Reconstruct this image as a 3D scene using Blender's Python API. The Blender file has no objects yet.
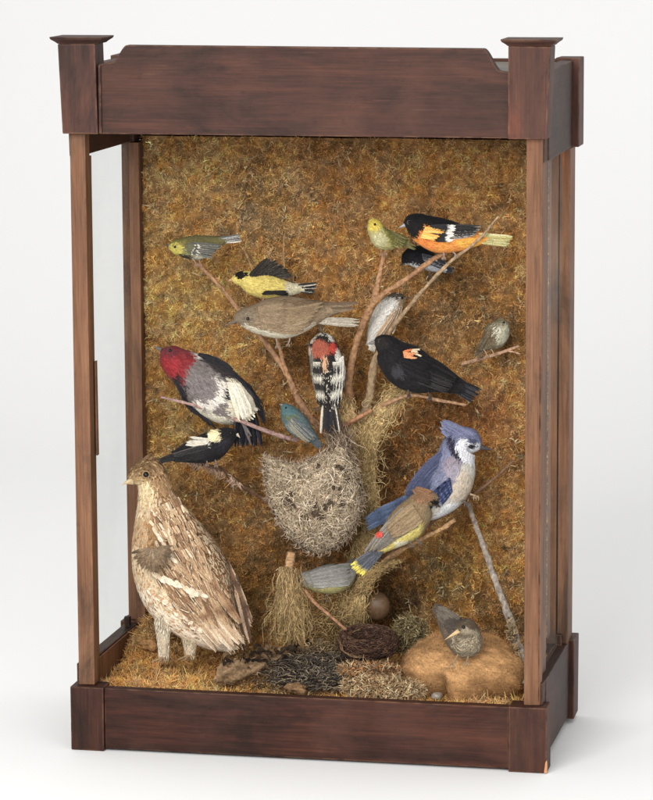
import bpy, math, random
import numpy as np
from mathutils import Vector
rng = np.random.default_rng(7)
random.seed(7)
SC = bpy.context.scene
COL = SC.collection

# ------------------------------------------------------------------ camera
F_PX = 3320.976
CAM = np.array([0.934829, -4.262590, 1.192253])
ROT = (1.4124239, 0.0054321, 0.2076404)
cd = bpy.data.cameras.new('camera'); cam = bpy.data.objects.new('camera', cd); COL.objects.link(cam)
cam.location = CAM; cam.rotation_euler = ROT
cd.sensor_fit = 'VERTICAL'; cd.sensor_height = 24; cd.lens = 24 * F_PX / 800; cd.clip_end = 200
SC.camera = cam
def rotm(r):
    a, b, c = r
    Rx = np.array([[1,0,0],[0,math.cos(a),-math.sin(a)],[0,math.sin(a),math.cos(a)]])
    Ry = np.array([[math.cos(b),0,math.sin(b)],[0,1,0],[-math.sin(b),0,math.cos(b)]])
    Rz = np.array([[math.cos(c),-math.sin(c),0],[math.sin(c),math.cos(c),0],[0,0,1]])
    return Rz @ Ry @ Rx
R3 = rotm(ROT)
def at(px, py, Y):
    """point standing at depth Y seen at photo pixel px,py"""
    d = R3 @ np.array([(px - 326.5) / F_PX, (400 - py) / F_PX, -1.0])
    return CAM + d * ((Y - CAM[1]) / d[1])
def topx(P):
    q = (P - CAM) @ R3
    return 326.5 + F_PX * q[..., 0] / -q[..., 2], 400 - F_PX * q[..., 1] / -q[..., 2]

# ------------------------------------------------------------------ utils
def lin(c):
    c = np.asarray(c, float) / 255
    return np.where(c <= .04045, c / 12.92, ((c + .055) / 1.055) ** 2.4)
def tag(o, label=None, cat=None, group=None, kind=None):
    if label: o['label'] = label
    if cat: o['category'] = cat
    if group: o['group'] = group
    if kind: o['kind'] = kind
    return o
def empty(name, loc, label=None, cat=None, group=None):
    o = bpy.data.objects.new(name, None); COL.objects.link(o); o.location = loc
    o.empty_display_size = .02
    return tag(o, label, cat, group)
def mesh(name, V, Fs, mat, parent=None, col=None, smooth=True):
    V = np.asarray(V, float)
    org = np.array(parent_loc(parent)) if parent else np.zeros(3)
    me = bpy.data.meshes.new(name)
    if isinstance(Fs, np.ndarray):
        k = Fs.shape[1]; n = len(Fs)
        me.vertices.add(len(V)); me.vertices.foreach_set('co', (V - org).astype(np.float32).ravel())
        me.loops.add(n * k); me.loops.foreach_set('vertex_index', Fs.astype(np.int32).ravel())
        me.polygons.add(n)
        me.polygons.foreach_set('loop_start', np.arange(0, n * k, k, dtype=np.int32))
        me.polygons.foreach_set('loop_total', np.full(n, k, dtype=np.int32))
        me.update(calc_edges=True); me.validate()
    else:
        me.from_pydata([tuple(v) for v in (V - org)], [], [tuple(int(i) for i in f) for f in Fs]); me.update()
    if col is not None:
        col = np.asarray(col, float)
        if col.ndim == 1: col = np.tile(col, (len(V), 1))
        a = me.color_attributes.new('Col', 'FLOAT_COLOR', 'POINT')
        a.data.foreach_set('color', np.hstack([np.clip(col, 0, 1), np.ones((len(col), 1))]).astype(np.float32).ravel())
    me.materials.append(mat)
    if smooth: me.polygons.foreach_set('use_smooth', np.ones(len(me.polygons), bool))
    o = bpy.data.objects.new(name, me); COL.objects.link(o)
    if parent: o.parent = parent
    return o
def parent_loc(p):
    l = np.array(p.location)
    while p.parent: p = p.parent; l = l + np.array(p.location)
    return l
class Acc:
    """collects quads"""
    def __init__(s): s.V = []; s.F = []; s.C = []; s.n = 0
    def add(s, V, F, C):
        V = np.asarray(V, float).reshape(-1, 3); C = np.asarray(C, float)
        if C.ndim == 1: C = np.tile(C, (len(V), 1))
        F = np.asarray(F, int)
        if F.shape[1] == 3: F = np.hstack([F, F[:, 2:3]])
        s.V.append(V); s.F.append(F + s.n); s.C.append(C); s.n += len(V)
    def build(s, name, mat, parent=None, smooth=True):
        F = np.vstack(s.F); V = np.vstack(s.V); C = np.vstack(s.C)
        tri = F[:, 2] == F[:, 3]
        if tri.any():
            fl = [tuple(f[:3]) if t else tuple(f) for f, t in zip(F.tolist(), tri)]
            return mesh(name, V, fl, mat, parent, C, smooth)
        return mesh(name, V, F, mat, parent, C, smooth)
def catmull(P, n):
    P = np.asarray(P, float); m = len(P)
    if m == 2:
        t = np.linspace(0, 1, n)[:, None]; return P[0] * (1 - t) + P[1] * t
    Q = np.vstack([2 * P[0] - P[1], P, 2 * P[-1] - P[-2]])
    u = np.linspace(0, m - 1 - 1e-6, n); i = u.astype(int); t = (u - i)[:, None]
    a, b, c, d = Q[i], Q[i + 1], Q[i + 2], Q[i + 3]
    return .5 * (2 * b + (c - a) * t + (2 * a - 5 * b + 4 * c - d) * t ** 2 + (3 * b - a - 3 * c + d) * t ** 3)
class Noise:
    def __init__(s, seed): s.g = np.random.default_rng(seed).random((64, 64))
    def __call__(s, x, y):
        x = np.asarray(x, float) % 64; y = np.asarray(y, float) % 64
        i = np.floor(x).astype(int) % 64; j = np.floor(y).astype(int) % 64; u = x - np.floor(x); v = y - np.floor(y)
        u = u * u * (3 - 2 * u); v = v * v * (3 - 2 * v); g = s.g; i1 = (i + 1) % 64; j1 = (j + 1) % 64
        return g[i, j] * (1 - u) * (1 - v) + g[i1, j] * u * (1 - v) + g[i, j1] * (1 - u) * v + g[i1, j1] * u * v
NZ = [Noise(i) for i in range(8)]
def unit(v): return v / (np.linalg.norm(v, axis=-1, keepdims=True) + 1e-12)

# ------------------------------------------------------------------ materials
def newmat(name):
    m = bpy.data.materials.new(name); m.use_nodes = True
    nt = m.node_tree; nt.nodes.clear()
    out = nt.nodes.new('ShaderNodeOutputMaterial'); b = nt.nodes.new('ShaderNodeBsdfPrincipled')
    nt.links.new(b.outputs[0], out.inputs[0])
    return m, nt, b, out
def N(nt, t, **kw):
    n = nt.nodes.new('ShaderNode' + t)
    for k, v in kw.items():
        if hasattr(n, k): setattr(n, k, v)
        else: n.inputs[k].default_value = v
    return n
def ramp(nt, stops):
    r = nt.nodes.new('ShaderNodeValToRGB'); e = r.color_ramp.elements
    while len(e) < len(stops): e.new(.5)
    for q, (p, c) in zip(e, stops): q.position = p; q.color = (*[float(v) for v in c], 1)
    return r
def attr_mat(name, rough=.85, scale=400, amt=.3, bump=.0, bscale=600, spec=.25, sheen=0, trans=0, stretch=None):
    m, nt, b, out = newmat(name); L = nt.links.new
    a = N(nt, 'Attribute', attribute_name='Col'); tc = N(nt, 'TexCoord')
    n = N(nt, 'TexNoise', Scale=scale, Detail=3.0); L(tc.outputs['Object'], n.inputs['Vector'])
    mr = N(nt, 'MapRange'); mr.inputs['To Min'].default_value = 1 - amt; mr.inputs['To Max'].default_value = 1 + amt
    mr.inputs['From Min'].default_value = .3; mr.inputs['From Max'].default_value = .7
    L(n.outputs['Fac'], mr.inputs['Value'])
    mx = N(nt, 'VectorMath', operation='SCALE'); L(a.outputs['Color'], mx.inputs[0]); L(mr.outputs[0], mx.inputs['Scale'])
    L(mx.outputs[0], b.inputs['Base Color'])
    b.inputs['Roughness'].default_value = rough; b.inputs['Specular IOR Level'].default_value = spec
    if sheen: b.inputs['Sheen Weight'].default_value = sheen; b.inputs['Sheen Roughness'].default_value = .5
    if bump:
        bn = N(nt, 'TexNoise', Scale=bscale, Detail=4.0); L(tc.outputs['Object'], bn.inputs['Vector'])
        bp = N(nt, 'Bump', Strength=bump, Distance=.002); L(bn.outputs['Fac'], bp.inputs['Height']); L(bp.outputs[0], b.inputs['Normal'])
    return m
M_feather = attr_mat('feather', .85, 650, .24, spec=.12, sheen=.05)
M_moss = attr_mat('moss_fibre', .9, 120, .3, spec=.15)
M_bark = attr_mat('bark', .85, 220, .35, bump=.8, bscale=350, spec=.2)
M_fungus = attr_mat('fungus', .95, 450, .18, bump=.9, bscale=900, spec=.1)
M_horn = attr_mat('horn', .45, 300, .12, spec=.4)
M_straw = attr_mat('straw', .8, 200, .25, spec=.2)
M_stone = attr_mat('stone', .42, 200, .2, bump=.15, spec=.4)
def m_eye():
    m, nt, b, out = newmat('eye_glass'); b.inputs['Base Color'].default_value = (.006, .004, .003, 1)
    b.inputs['Roughness'].default_value = .12; b.inputs['Specular IOR Level'].default_value = .35; return m
M_eye = m_eye()

def wood(name, axis, dark, mid, light, wear=.5, seed=0):
    m, nt, b, out = newmat(name); L = nt.links.new
    tc = N(nt, 'TexCoord'); mp = N(nt, 'Mapping'); s = [30, 30, 30]; s[axis] = 2.8
    mp.inputs['Scale'].default_value = s; mp.inputs['Location'].default_value = (seed * 3.1, seed * 1.7, seed * 2.3)
    L(tc.outputs['Object'], mp.inputs['Vector'])
    n1 = N(nt, 'TexNoise', Scale=1.6, Detail=6.0, Roughness=.65, Distortion=.6); L(mp.outputs[0], n1.inputs['Vector'])
    mp2 = N(nt, 'Mapping'); s2 = [420, 420, 420]; s2[axis] = 14; mp2.inputs['Scale'].default_value = s2; L(tc.outputs['Object'], mp2.inputs['Vector'])
    n2 = N(nt, 'TexNoise', Scale=1.0, Detail=3.0); L(mp2.outputs[0], n2.inputs['Vector'])
    n3 = N(nt, 'TexNoise', Scale=9.0, Detail=5.0, Roughness=.6); L(tc.outputs['Object'], n3.inputs['Vector'])
    add = N(nt, 'Math', operation='MULTIPLY_ADD'); add.inputs[1].default_value = .35; L(n2.outputs[0], add.inputs[0])
    ml = N(nt, 'Math', operation='MULTIPLY'); ml.inputs[1].default_value = .65; L(n1.outputs[0], ml.inputs[0]); L(ml.outputs[0], add.inputs[2])
    r = ramp(nt, [(.3, dark), (.5, mid), (.72, light)]); L(add.outputs[0], r.inputs[0])
    # dusty bloom / stain patches
    r3 = ramp(nt, [(.45, (0, 0, 0)), (.68, (1, 1, 1))]); L(n3.outputs[0], r3.inputs[0])
    mx = N(nt, 'Mix', data_type='RGBA'); mx.inputs['B'].default_value = (*[float(v) for v in (np.array(mid) * .5 + np.array([.078, .039, .028]) * .9)], 1)
    mm = N(nt, 'Math', operation='MULTIPLY'); mm.inputs[1].default_value = .55; L(r3.outputs[0], mm.inputs[0]); L(mm.outputs[0], mx.inputs['Factor'])
    L(r.outputs[0], mx.inputs['A'])
    # worn arrises: lighter where the bevelled normal departs from the true one
    bv = N(nt, 'Bevel', samples=4); bv.inputs['Radius'].default_value = .0028
    gm = N(nt, 'NewGeometry'); dt = N(nt, 'VectorMath', operation='DOT_PRODUCT'); L(bv.outputs[0], dt.inputs[0]); L(gm.outputs['True Normal'], dt.inputs[1])
    e = N(nt, 'MapRange'); e.inputs['From Min'].default_value = .998; e.inputs['From Max'].default_value = .86; L(dt.outputs['Value'], e.inputs['Value'])
    n4 = N(nt, 'TexNoise', Scale=55.0, Detail=4.0); L(tc.outputs['Object'], n4.inputs['Vector'])
    r4 = ramp(nt, [(.38, (0, 0, 0)), (.56, (1, 1, 1))]); L(n4.outputs[0], r4.inputs[0])
    em = N(nt, 'Math', operation='MULTIPLY'); L(e.outputs[0], em.inputs[0]); L(r4.outputs[0], em.inputs[1])
    ew = N(nt, 'Math', operation='MULTIPLY'); ew.inputs[1].default_value = min(1, wear*1.4); L(em.outputs[0], ew.inputs[0])
    mx2 = N(nt, 'Mix', data_type='RGBA'); mx2.inputs['B'].default_value = (.30, .16, .09, 1); L(ew.outputs[0], mx2.inputs['Factor']); L(mx.outputs['Result'], mx2.inputs['A'])
    # fine scratches
    mp5 = N(nt, 'Mapping'); s5 = [300, 300, 300]; s5[axis] = 18; mp5.inputs['Scale'].default_value = s5; mp5.inputs['Rotation'].default_value = (.05, .08, .06); L(tc.outputs['Object'], mp5.inputs['Vector'])
    n5 = N(nt, 'TexNoise', Scale=1.0, Detail=1.0); L(mp5.outputs[0], n5.inputs['Vector'])
    r5 = ramp(nt, [(.70, (0, 0, 0)), (.76, (1, 1, 1))]); L(n5.outputs[0], r5.inputs[0])
    s6 = N(nt, 'Math', operation='MULTIPLY'); s6.inputs[1].default_value = .10; L(r5.outputs[0], s6.inputs[0])
    mx3 = N(nt, 'Mix', data_type='RGBA'); mx3.inputs['B'].default_value = (.22, .13, .09, 1); L(s6.outputs[0], mx3.inputs['Factor']); L(mx2.outputs['Result'], mx3.inputs['A'])
    n7 = N(nt, 'TexNoise', Scale=5.5, Detail=7.0, Roughness=.7, Distortion=.8); mp7 = N(nt, 'Mapping'); s7 = [2.2, 2.2, 2.2]; s7[axis] = .8; mp7.inputs['Scale'].default_value = s7; mp7.inputs['Location'].default_value = (seed, 2*seed, .7*seed); L(tc.outputs['Object'], mp7.inputs['Vector']); L(mp7.outputs[0], n7.inputs['Vector'])
    r7 = ramp(nt, [(.36, (.42, .45, .50)), (.50, (.84, .82, .82)), (.62, (1.0, .94, .90)), (.74, (1.55, 1.15, .95))]); L(n7.outputs[0], r7.inputs[0])
    n8 = N(nt, 'TexNoise', Scale=70.0, Detail=4.0, Roughness=.7); L(tc.outputs['Object'], n8.inputs['Vector']); r8 = ramp(nt, [(.28, (.78, .78, .78)), (.40, (1, 1, 1))]); L(n8.outputs[0], r8.inputs[0])
    m7 = N(nt, 'VectorMath', operation='MULTIPLY'); L(mx3.outputs['Result'], m7.inputs[0]); L(r7.outputs[0], m7.inputs[1])
    m8 = N(nt, 'VectorMath', operation='MULTIPLY'); L(m7.outputs[0], m8.inputs[0]); L(r8.outputs[0], m8.inputs[1])
    L(m8.outputs[0], b.inputs['Base Color'])
    rr = N(nt, 'MapRange'); rr.inputs['To Min'].default_value = .42; rr.inputs['To Max'].default_value = .7; L(n3.outputs[0], rr.inputs['Value']); L(rr.outputs[0], b.inputs['Roughness'])
    b.inputs['Specular IOR Level'].default_value = .2
    bp = N(nt, 'Bump', Strength=.25, Distance=.0008); L(add.outputs[0], bp.inputs['Height']); L(bp.outputs[0], b.inputs['Normal'])
    return m
D_, Mi_, Li_ = (.020, .0078, .0055), (.050, .0180, .0115), (.12, .038, .022)
Wx = wood('mahogany_horizontal', 0, D_, Mi_, Li_, .6, 0)
Wxt = wood('mahogany_dusty', 0, (.026, .0108, .0082), (.054, .0232, .0168), (.105, .040, .026), .6, 4)
Wz = wood('mahogany_block', 2, (.024, .0095, .0068), (.052, .0205, .0135), (.115, .040, .024), .6, 1)
Wzt = wood('mahogany_block_dusty', 2, (.031, .0138, .0105), (.066, .0295, .022), (.130, .050, .032), .7, 6)
Wy = wood('mahogany_side', 1, (.022, .011, .008), (.05, .024, .017), (.085, .038, .024), .5, 2)
Wp = wood('walnut_post', 2, (.080, .036, .019), (.190, .094, .050), (.32, .17, .095), .6, 3)
Wb = wood('backing_board', 2, (.03, .02, .012), (.06, .04, .025), (.10, .07, .04), .2, 5)
def m_glass():
    m, nt, b, out = newmat('old_glass'); L = nt.links.new; nt.nodes.remove(b)
    tr = N(nt, 'BsdfTransparent'); tr.inputs[0].default_value = (.955, .965, .96, 1)
    gl = N(nt, 'BsdfGlossy'); gl.inputs['Roughness'].default_value = .03
    df = N(nt, 'BsdfDiffuse'); df.inputs[0].default_value = (.75, .78, .78, 1)
    lw = N(nt, 'LayerWeight', Blend=.5); pw = N(nt, 'Math', operation='POWER'); pw.inputs[1].default_value = 6; L(lw.outputs['Facing'], pw.inputs[0])
    fr = N(nt, 'Math', operation='MULTIPLY_ADD'); fr.inputs[1].default_value = .14; fr.inputs[2].default_value = .02; L(pw.outputs[0], fr.inputs[0])
    m1 = N(nt, 'MixShader'); L(fr.outputs[0], m1.inputs[0]); L(tr.outputs[0], m1.inputs[1]); L(gl.outputs[0], m1.inputs[2])
    tc = N(nt, 'TexCoord'); n = N(nt, 'TexNoise', Scale=4.0, Detail=3.0); L(tc.outputs['Object'], n.inputs['Vector'])
    r = ramp(nt, [(.40, (.004,) * 3), (.62, (.05,) * 3)]); L(n.outputs[0], r.inputs[0])
    m2 = N(nt, 'MixShader'); L(r.outputs[0], m2.inputs[0]); L(m1.outputs[0], m2.inputs[1]); L(df.outputs[0], m2.inputs[2])
    L(m2.outputs[0], out.inputs[0]); return m
M_glass = m_glass()

# ------------------------------------------------------------------ backdrop (seamless white paper)
def m_paper():
    m, nt, b, out = newmat('white_paper'); L = nt.links.new
    tc = N(nt, 'TexCoord'); n = N(nt, 'TexNoise', Scale=.8, Detail=2.0); L(tc.outputs['Object'], n.inputs['Vector'])
    r = ramp(nt, [(.3, (.85, .852, .855)), (.7, (.87, .87, .87))]); L(n.outputs[0], r.inputs[0]); L(r.outputs[0], b.inputs['Base Color'])
    b.inputs['Roughness'].default_value = .95; b.inputs['Specular IOR Level'].default_value = .1; return m
prof = [(-7, -.0005)] + [(2.2 + 1.6 * math.sin(a), 1.6 - 1.6 * math.cos(a) - .0005) for a in np.linspace(0, math.pi / 2, 24)] + [(3.8, 6)]
V = []; Fq = []
for (y, z) in prof: V += [(-6, y, z), (7, y, z)]
for i in range(len(prof) - 1): Fq.append((2*i, 2*i+1, 2*i+3, 2*i+2))
bd = mesh('backdrop', V, np.array(Fq), m_paper()); tag(bd, 'seamless white studio paper sweeping up behind the case', None, None, 'structure')

# ------------------------------------------------------------------ display case
H = .33; Dp = .3147
case = empty('display_case', (0, .16, 0), 'tall dark mahogany and glass display case holding mounted birds, capped corner blocks', 'display case')
def box(name, x0, x1, y0, y1, z0, z1, mat, parent=case, bev=.0012, taper=None, label=None):
    x0, x1 = sorted((x0, x1))
    V = np.array([(x0,y0,z0),(x1,y0,z0),(x1,y1,z0),(x0,y1,z0),(x0,y0,z1),(x1,y0,z1),(x1,y1,z1),(x0,y1,z1)], float)
    if taper:
        dl, dr = taper; V[4,0] += dl; V[7,0] += dl; V[5,0] += dr; V[6,0] += dr
    V += rng.normal(0, .00025, V.shape)
    Fs = [(0,3,2,1),(4,5,6,7),(0,1,5,4),(1,2,6,5),(2,3,7,6),(3,0,4,7)]
    o = mesh(name, V, Fs, mat, parent, smooth=False)
    if bev:
        b = o.modifiers.new('bevel', 'BEVEL'); b.width = bev; b.segments = 2
    if label: o['label'] = label
    return o
def extr(name, prof, y0, y1, mat, parent=case, bev=.001):
    n = len(prof); V = [(x, y0, z) for x, z in prof] + [(x, y1, z) for x, z in prof]
    Fs = [tuple(range(n)), tuple(range(2*n-1, n-1, -1))] + [(i, i+n, (i+1)%n+n, (i+1)%n) for i in range(n)]
    o = mesh(name, V, Fs, mat, parent, smooth=False)
    b = o.modifiers.new('bevel', 'BEVEL'); b.width = bev; b.segments = 2
    return o
# base
extr('front_base_board', [(-.281, .003), (.278, .003), (.278, .0875), (-.281, .0875)], .004, .020, Wx)
box('corner_block', -.3285, -.2815, 0, .038, 0, .089, Wz)
box('corner_block', .2785, .3305, 0, .038, 0, .089, Wz)
for s in (-1, 1):
    box('base_side_rail', s*.3235, s*.306, .0385, .268, .011, .1185, Wy)
    box('base_side_rail', s*.3225, s*.3065, .014, .0383, .0895, .1185, Wy)
    box('corner_block', s*.3305, s*.290, .2685, Dp, .006, .1205, Wz)
for s in (-1, 1): box('rail_lining', s*.3057, s*.3035, .0215, .2615, .0605, .1165, Wp, bev=.0006)
box('rear_base_board', -.2895, .2895, .296, .312, .01, .118, Wx)
box('floor_board', -.3055, .3055, .0205, .295, .045, .060, Wb)
# posts
for s in (-1, 1):
    # front post: face board, glazing groove, inner stile
    x0, x1 = (.2975, .3195)
    g = [box('corner_post', s*x0, s*x1, .0125, .033, .0893 if True else 0, .8455, Wp)]
    box('corner_post', s*(x0+.001), s*(x1-.007), .0335, .0455, .1188, .8140, Wp, bev=.0006)
    # dark strip proud of the face stands in for the shade inside the groove
    if s > 0: box('groove_strip', .3168, .3180, .0112, .0128, .095, .56, Wy, bev=.0003)
    if s > 0:
        box('corner_post', s*.2945, s*.3075, .247, .298, .1188, .8140, Wp)
        box('corner_post', s*.3090, s*.3235, .2495, .3000, .1188, .8140, Wp)
    else:
        box('corner_post', -.3062, -.2915, .262, .2985, .1188, .8140, Wp)
        box('corner_post', -.3232, -.3115, .2855, .3000, .1188, .8140, Wp)
    gl = box('side_glass', s*.3094, s*.3108, .034, .2475 if s > 0 else .2840, .119, .836, M_glass, bev=0)
    if s > 0: box('glazing_stop', .3112, .3150, .0460, .0920, .119, .8138, Wp, bev=.0004)
    # small corner cleats at the foot of the glass
    box('cleat', s*.3085, s*.3165, .238, .2465, .1188, .134, Wy, bev=.0005)
box('glazing_strip', -.2965, -.2945, .036, .0445, .405, .535, Wp, bev=.0005)
# top
box('top_corner_block', -.3255, -.2760, 0, .044, .846, .9655, Wzt, taper=(-.0045, -.003))
box('top_corner_block', .2755, .3262, 0, .044, .846, .9655, Wzt, taper=(0, .0045))
def cap(x0, x1):
    pr = [(x0+.009, .9657), (x1-.009, .9657), (x1-.0045, .969), (x1-.0005, .9722), (x1, .9752), (x0, .9752), (x0+.0005, .9722), (x0+.0045, .969)]
    rings = [(.9657, .0085), (.9685, .0055), (.9715, .0012), (.9735, 0), (.9750, 0)]
    V = []; Fs = []
    for z, q in rings: V += [(x0+q, -.0085+q, z), (x1-q, -.0085+q, z), (x1-q, .0525-q, z), (x0+q, .0525-q, z)]
    for i in range(len(rings)-1):
        for k in range(4): Fs.append((4*i+k, 4*i+(k+1)%4, 4*i+4+(k+1)%4, 4*i+4+k))
    Fs += [(3,2,1,0), tuple(4*(len(rings)-1)+k for k in range(4))]
    o = mesh('cap', V, Fs, Wxt, case, smooth=False); b = o.modifiers.new('bevel', 'BEVEL'); b.width = .0006; b.segments = 2
o = mesh('worn_chip', [(.3268,-.0006,.0005),(.3306,-.0006,.0005),(.3306,-.0006,.019),(.3285,-.0006,.015),(.3309,.004,.0005),(.3309,.003,.013)], [(0,1,2,3),(1,4,5,2)], M_horn, case, np.tile(lin((196,138,92)), (6,1)), smooth=False)
cap(-.3385, -.2665); cap(.2665, .3398)
def s_curve(x0, z0, x1, z1, n=12):
    return [(x0 + (x1-x0)*t, z0 + (z1-z0)*(t*t*(3-2*t)*.7+.3*math.sin(t*math.pi/2) if z1 > z0 else t*t*(3-2*t)*.7+.3*(1-math.cos(t*math.pi/2)))) for t in np.linspace(0, 1, n)]
pf = [(-.2757, .846), (.2752, .846), (.2752, .9315)] + s_curve(.2625, .9335, .241, .9620) + s_curve(-.2365, .9640, -.2550, .9420) + [(-.2757, .9385)]
extr('front_fascia', pf, .007, .0235, Wxt)
box('fascia_moulding', -.2757, -.2725, .0035, .0068, .847, .9375, Wzt, bev=.0005)
for s in (-1, 1):
    box('top_side_rail', s*.3235, s*.3065, .0442, .268, .8142, .9325, Wy)
    box('top_side_rail', s*.3215, s*.3075, .0165, .044, .8142, .8457, Wy)
    box('top_corner_block', s*.3325, s*.300, .2685, Dp, .8142, .936, Wzt)
box('rear_top_board', -.2995, .2995, .298, .313, .8142, .9325, Wx)
M_dust = wood('dusty_top', 0, (.13, .12, .09), (.17, .155, .12), (.22, .20, .16), .1, 8)
box('top_panel', -.306, .306, .0245, .2975, .918, .9290, M_dust)
box('back_panel', -.3065, .3065, .302, .3105, .1185, .814, Wb)

# ------------------------------------------------------------------ moss
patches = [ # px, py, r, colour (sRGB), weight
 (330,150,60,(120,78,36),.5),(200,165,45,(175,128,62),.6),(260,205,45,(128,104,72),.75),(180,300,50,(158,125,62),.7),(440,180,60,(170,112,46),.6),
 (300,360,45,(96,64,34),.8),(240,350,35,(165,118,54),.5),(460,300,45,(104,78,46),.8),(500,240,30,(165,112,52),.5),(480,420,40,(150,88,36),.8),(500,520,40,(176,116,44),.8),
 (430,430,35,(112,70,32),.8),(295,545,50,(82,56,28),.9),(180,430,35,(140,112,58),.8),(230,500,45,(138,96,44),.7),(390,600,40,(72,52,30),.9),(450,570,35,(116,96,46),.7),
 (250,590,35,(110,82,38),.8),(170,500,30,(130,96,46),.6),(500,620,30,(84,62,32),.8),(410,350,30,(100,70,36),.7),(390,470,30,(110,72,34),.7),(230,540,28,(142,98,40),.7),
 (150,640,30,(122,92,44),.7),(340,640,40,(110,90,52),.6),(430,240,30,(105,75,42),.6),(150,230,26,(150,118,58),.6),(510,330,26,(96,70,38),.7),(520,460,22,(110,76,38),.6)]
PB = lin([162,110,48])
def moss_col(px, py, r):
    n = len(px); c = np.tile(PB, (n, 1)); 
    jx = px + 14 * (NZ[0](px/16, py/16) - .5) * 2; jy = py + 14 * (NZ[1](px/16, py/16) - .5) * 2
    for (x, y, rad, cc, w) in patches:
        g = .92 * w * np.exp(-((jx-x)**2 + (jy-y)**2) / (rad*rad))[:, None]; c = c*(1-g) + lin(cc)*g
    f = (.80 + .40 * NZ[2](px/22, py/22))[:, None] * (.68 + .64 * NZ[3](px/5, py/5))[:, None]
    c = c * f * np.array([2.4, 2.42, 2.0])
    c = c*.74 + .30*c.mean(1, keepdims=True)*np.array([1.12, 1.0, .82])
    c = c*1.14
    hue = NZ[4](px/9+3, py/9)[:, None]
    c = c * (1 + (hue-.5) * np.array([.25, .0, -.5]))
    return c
def blades(acc, B, Nn, length, width, colr, curl=.6, tilt=.7, seg=2):
    """B (n,3) base points, Nn (n,3) normals"""
    n = len(B); r = rng.normal(0, 1, (n, 3)); d = unit(Nn + tilt * r); side = unit(np.cross(d, rng.normal(0, 1, (n, 3))))
    bend = unit(np.cross(d, side)) * curl * rng.normal(0, 1, (n, 1)) + side * curl * .6 * rng.normal(0, 1, (n, 1))
    L = length * (.5 + rng.random((n, 1))); W = width * (.6 + .8 * rng.random((n, 1)))
    rows = []
    for k in range(seg + 1):
        t = k / seg; c = B + d * L * t + bend * L * t * t; w = W * (1 - .75 * t)
        rows.append(c - side * w / 2); rows.append(c + side * w / 2)
    V = np.stack(rows, 1)                                   # n, 2(seg+1), 3
    m = 2 * (seg + 1); base = (np.arange(n) * m)[:, None]
    F = np.vstack([base + np.array([2*k, 2*k+1, 2*k+3, 2*k+2]) for k in range(seg)])
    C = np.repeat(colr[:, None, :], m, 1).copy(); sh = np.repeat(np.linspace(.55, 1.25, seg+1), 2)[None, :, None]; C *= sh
    acc.add(V.reshape(-1, 3), F, C.reshape(-1, 3))
def clumps(acc, P, Nn, k, spread, length, width, tilt=.8, var=.25, pale=.02):
    n = len(P); px, py = topx(P); c = moss_col(px, py, rng)
    c = c * (1 + var * rng.normal(0, 1, (n, 1)))
    m = rng.random(n) < pale; c[m] = lin([200, 178, 138]) * (.6 + .5 * rng.random((m.sum(), 1)))
    m = rng.random(n) < .05; c[m] *= .35
    P2 = np.repeat(P, k, 0) + rng.normal(0, spread, (n*k, 3)); N2 = np.repeat(Nn, k, 0); C2 = np.repeat(c, k, 0) * (1 + .22 * rng.normal(0, 1, (n*k, 1)))
    s = np.repeat(.55 + .9 * rng.random((n, 1)), k, 0)
    blades(acc, P2, N2, length * s, width, np.clip(C2, .003, 1), tilt=tilt)
def wallY(x, z):
    """front surface of the lumpy moss wall"""
    h = .010 * NZ[5](x*30+5, z*30) + .010 * NZ[6](x*11+9, z*11) + .0075 * NZ[7](x*75, z*75) + .003 * NZ[4](x*190, z*190)
    edge = np.clip((.298 - np.abs(x)) / .02, 0, 1)
    return .292 - h * (.4+.6*edge)
acc = Acc()
# backing sheet
gx, gz = np.meshgrid(np.linspace(-.292, .297, 150), np.linspace(.075, .822, 190)); yy = wallY(gx, gz) + .002
V = np.stack([gx, yy, gz], -1).reshape(-1, 3); ny, nx = gx.shape; idx = np.arange(nx*ny).reshape(ny, nx)
Fq = np.stack([idx[:-1,:-1], idx[:-1,1:], idx[1:,1:], idx[1:,:-1]], -1).reshape(-1, 4)
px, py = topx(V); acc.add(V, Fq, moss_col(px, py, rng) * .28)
n = 30000; x = rng.uniform(-.292, .297, n); z = rng.uniform(.08, .82, n); P = np.stack([x, wallY(x, z), z], -1)
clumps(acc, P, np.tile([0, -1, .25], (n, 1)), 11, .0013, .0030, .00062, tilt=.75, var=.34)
# bigger tangled tufts
n = 1500; x = rng.uniform(-.285, .29, n); z = rng.uniform(.09, .81, n); P = np.stack([x, wallY(x, z) - .002, z], -1)
clumps(acc, P, np.tile([0, -1, -.1], (n, 1)), 16, .0022, .0048, .0006, tilt=.9, pale=.08)
n = 260; x = rng.uniform(-.285, .29, n); z = rng.uniform(.09, .81, n); P = np.stack([x, wallY(x, z) - .004, z], -1)
clumps(acc, P, np.tile([0, -1, 0], (n, 1)), 7, .0018, .006, .0022, tilt=1.2, pale=.75)
for (cx_, cy_, sg, m_) in ((255,195,20,46),(190,175,16,26),(160,210,10,18),(285,245,14,20),(230,225,14,16),(430,440,22,36),(400,465,14,18),(455,585,18,34),(430,575,12,16),(470,310,14,20),(340,200,20,16),(210,505,16,14),(300,340,18,14)):
    px_ = rng.normal(cx_, sg, m_); py_ = rng.normal(cy_, sg*.8, m_); P = np.array([at(a_, b_, .276) for a_, b_ in zip(px_, py_)])
    clumps(acc, P, np.tile([0, -1, .1], (m_, 1)), 12, .0017, .0042, .0016, tilt=1.2, pale=.45, var=.3)
w = acc.build('moss_wall', M_moss, smooth=False); tag(w, 'shaggy golden brown dried moss lining the back of the case', 'moss', None, 'stuff')

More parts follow.
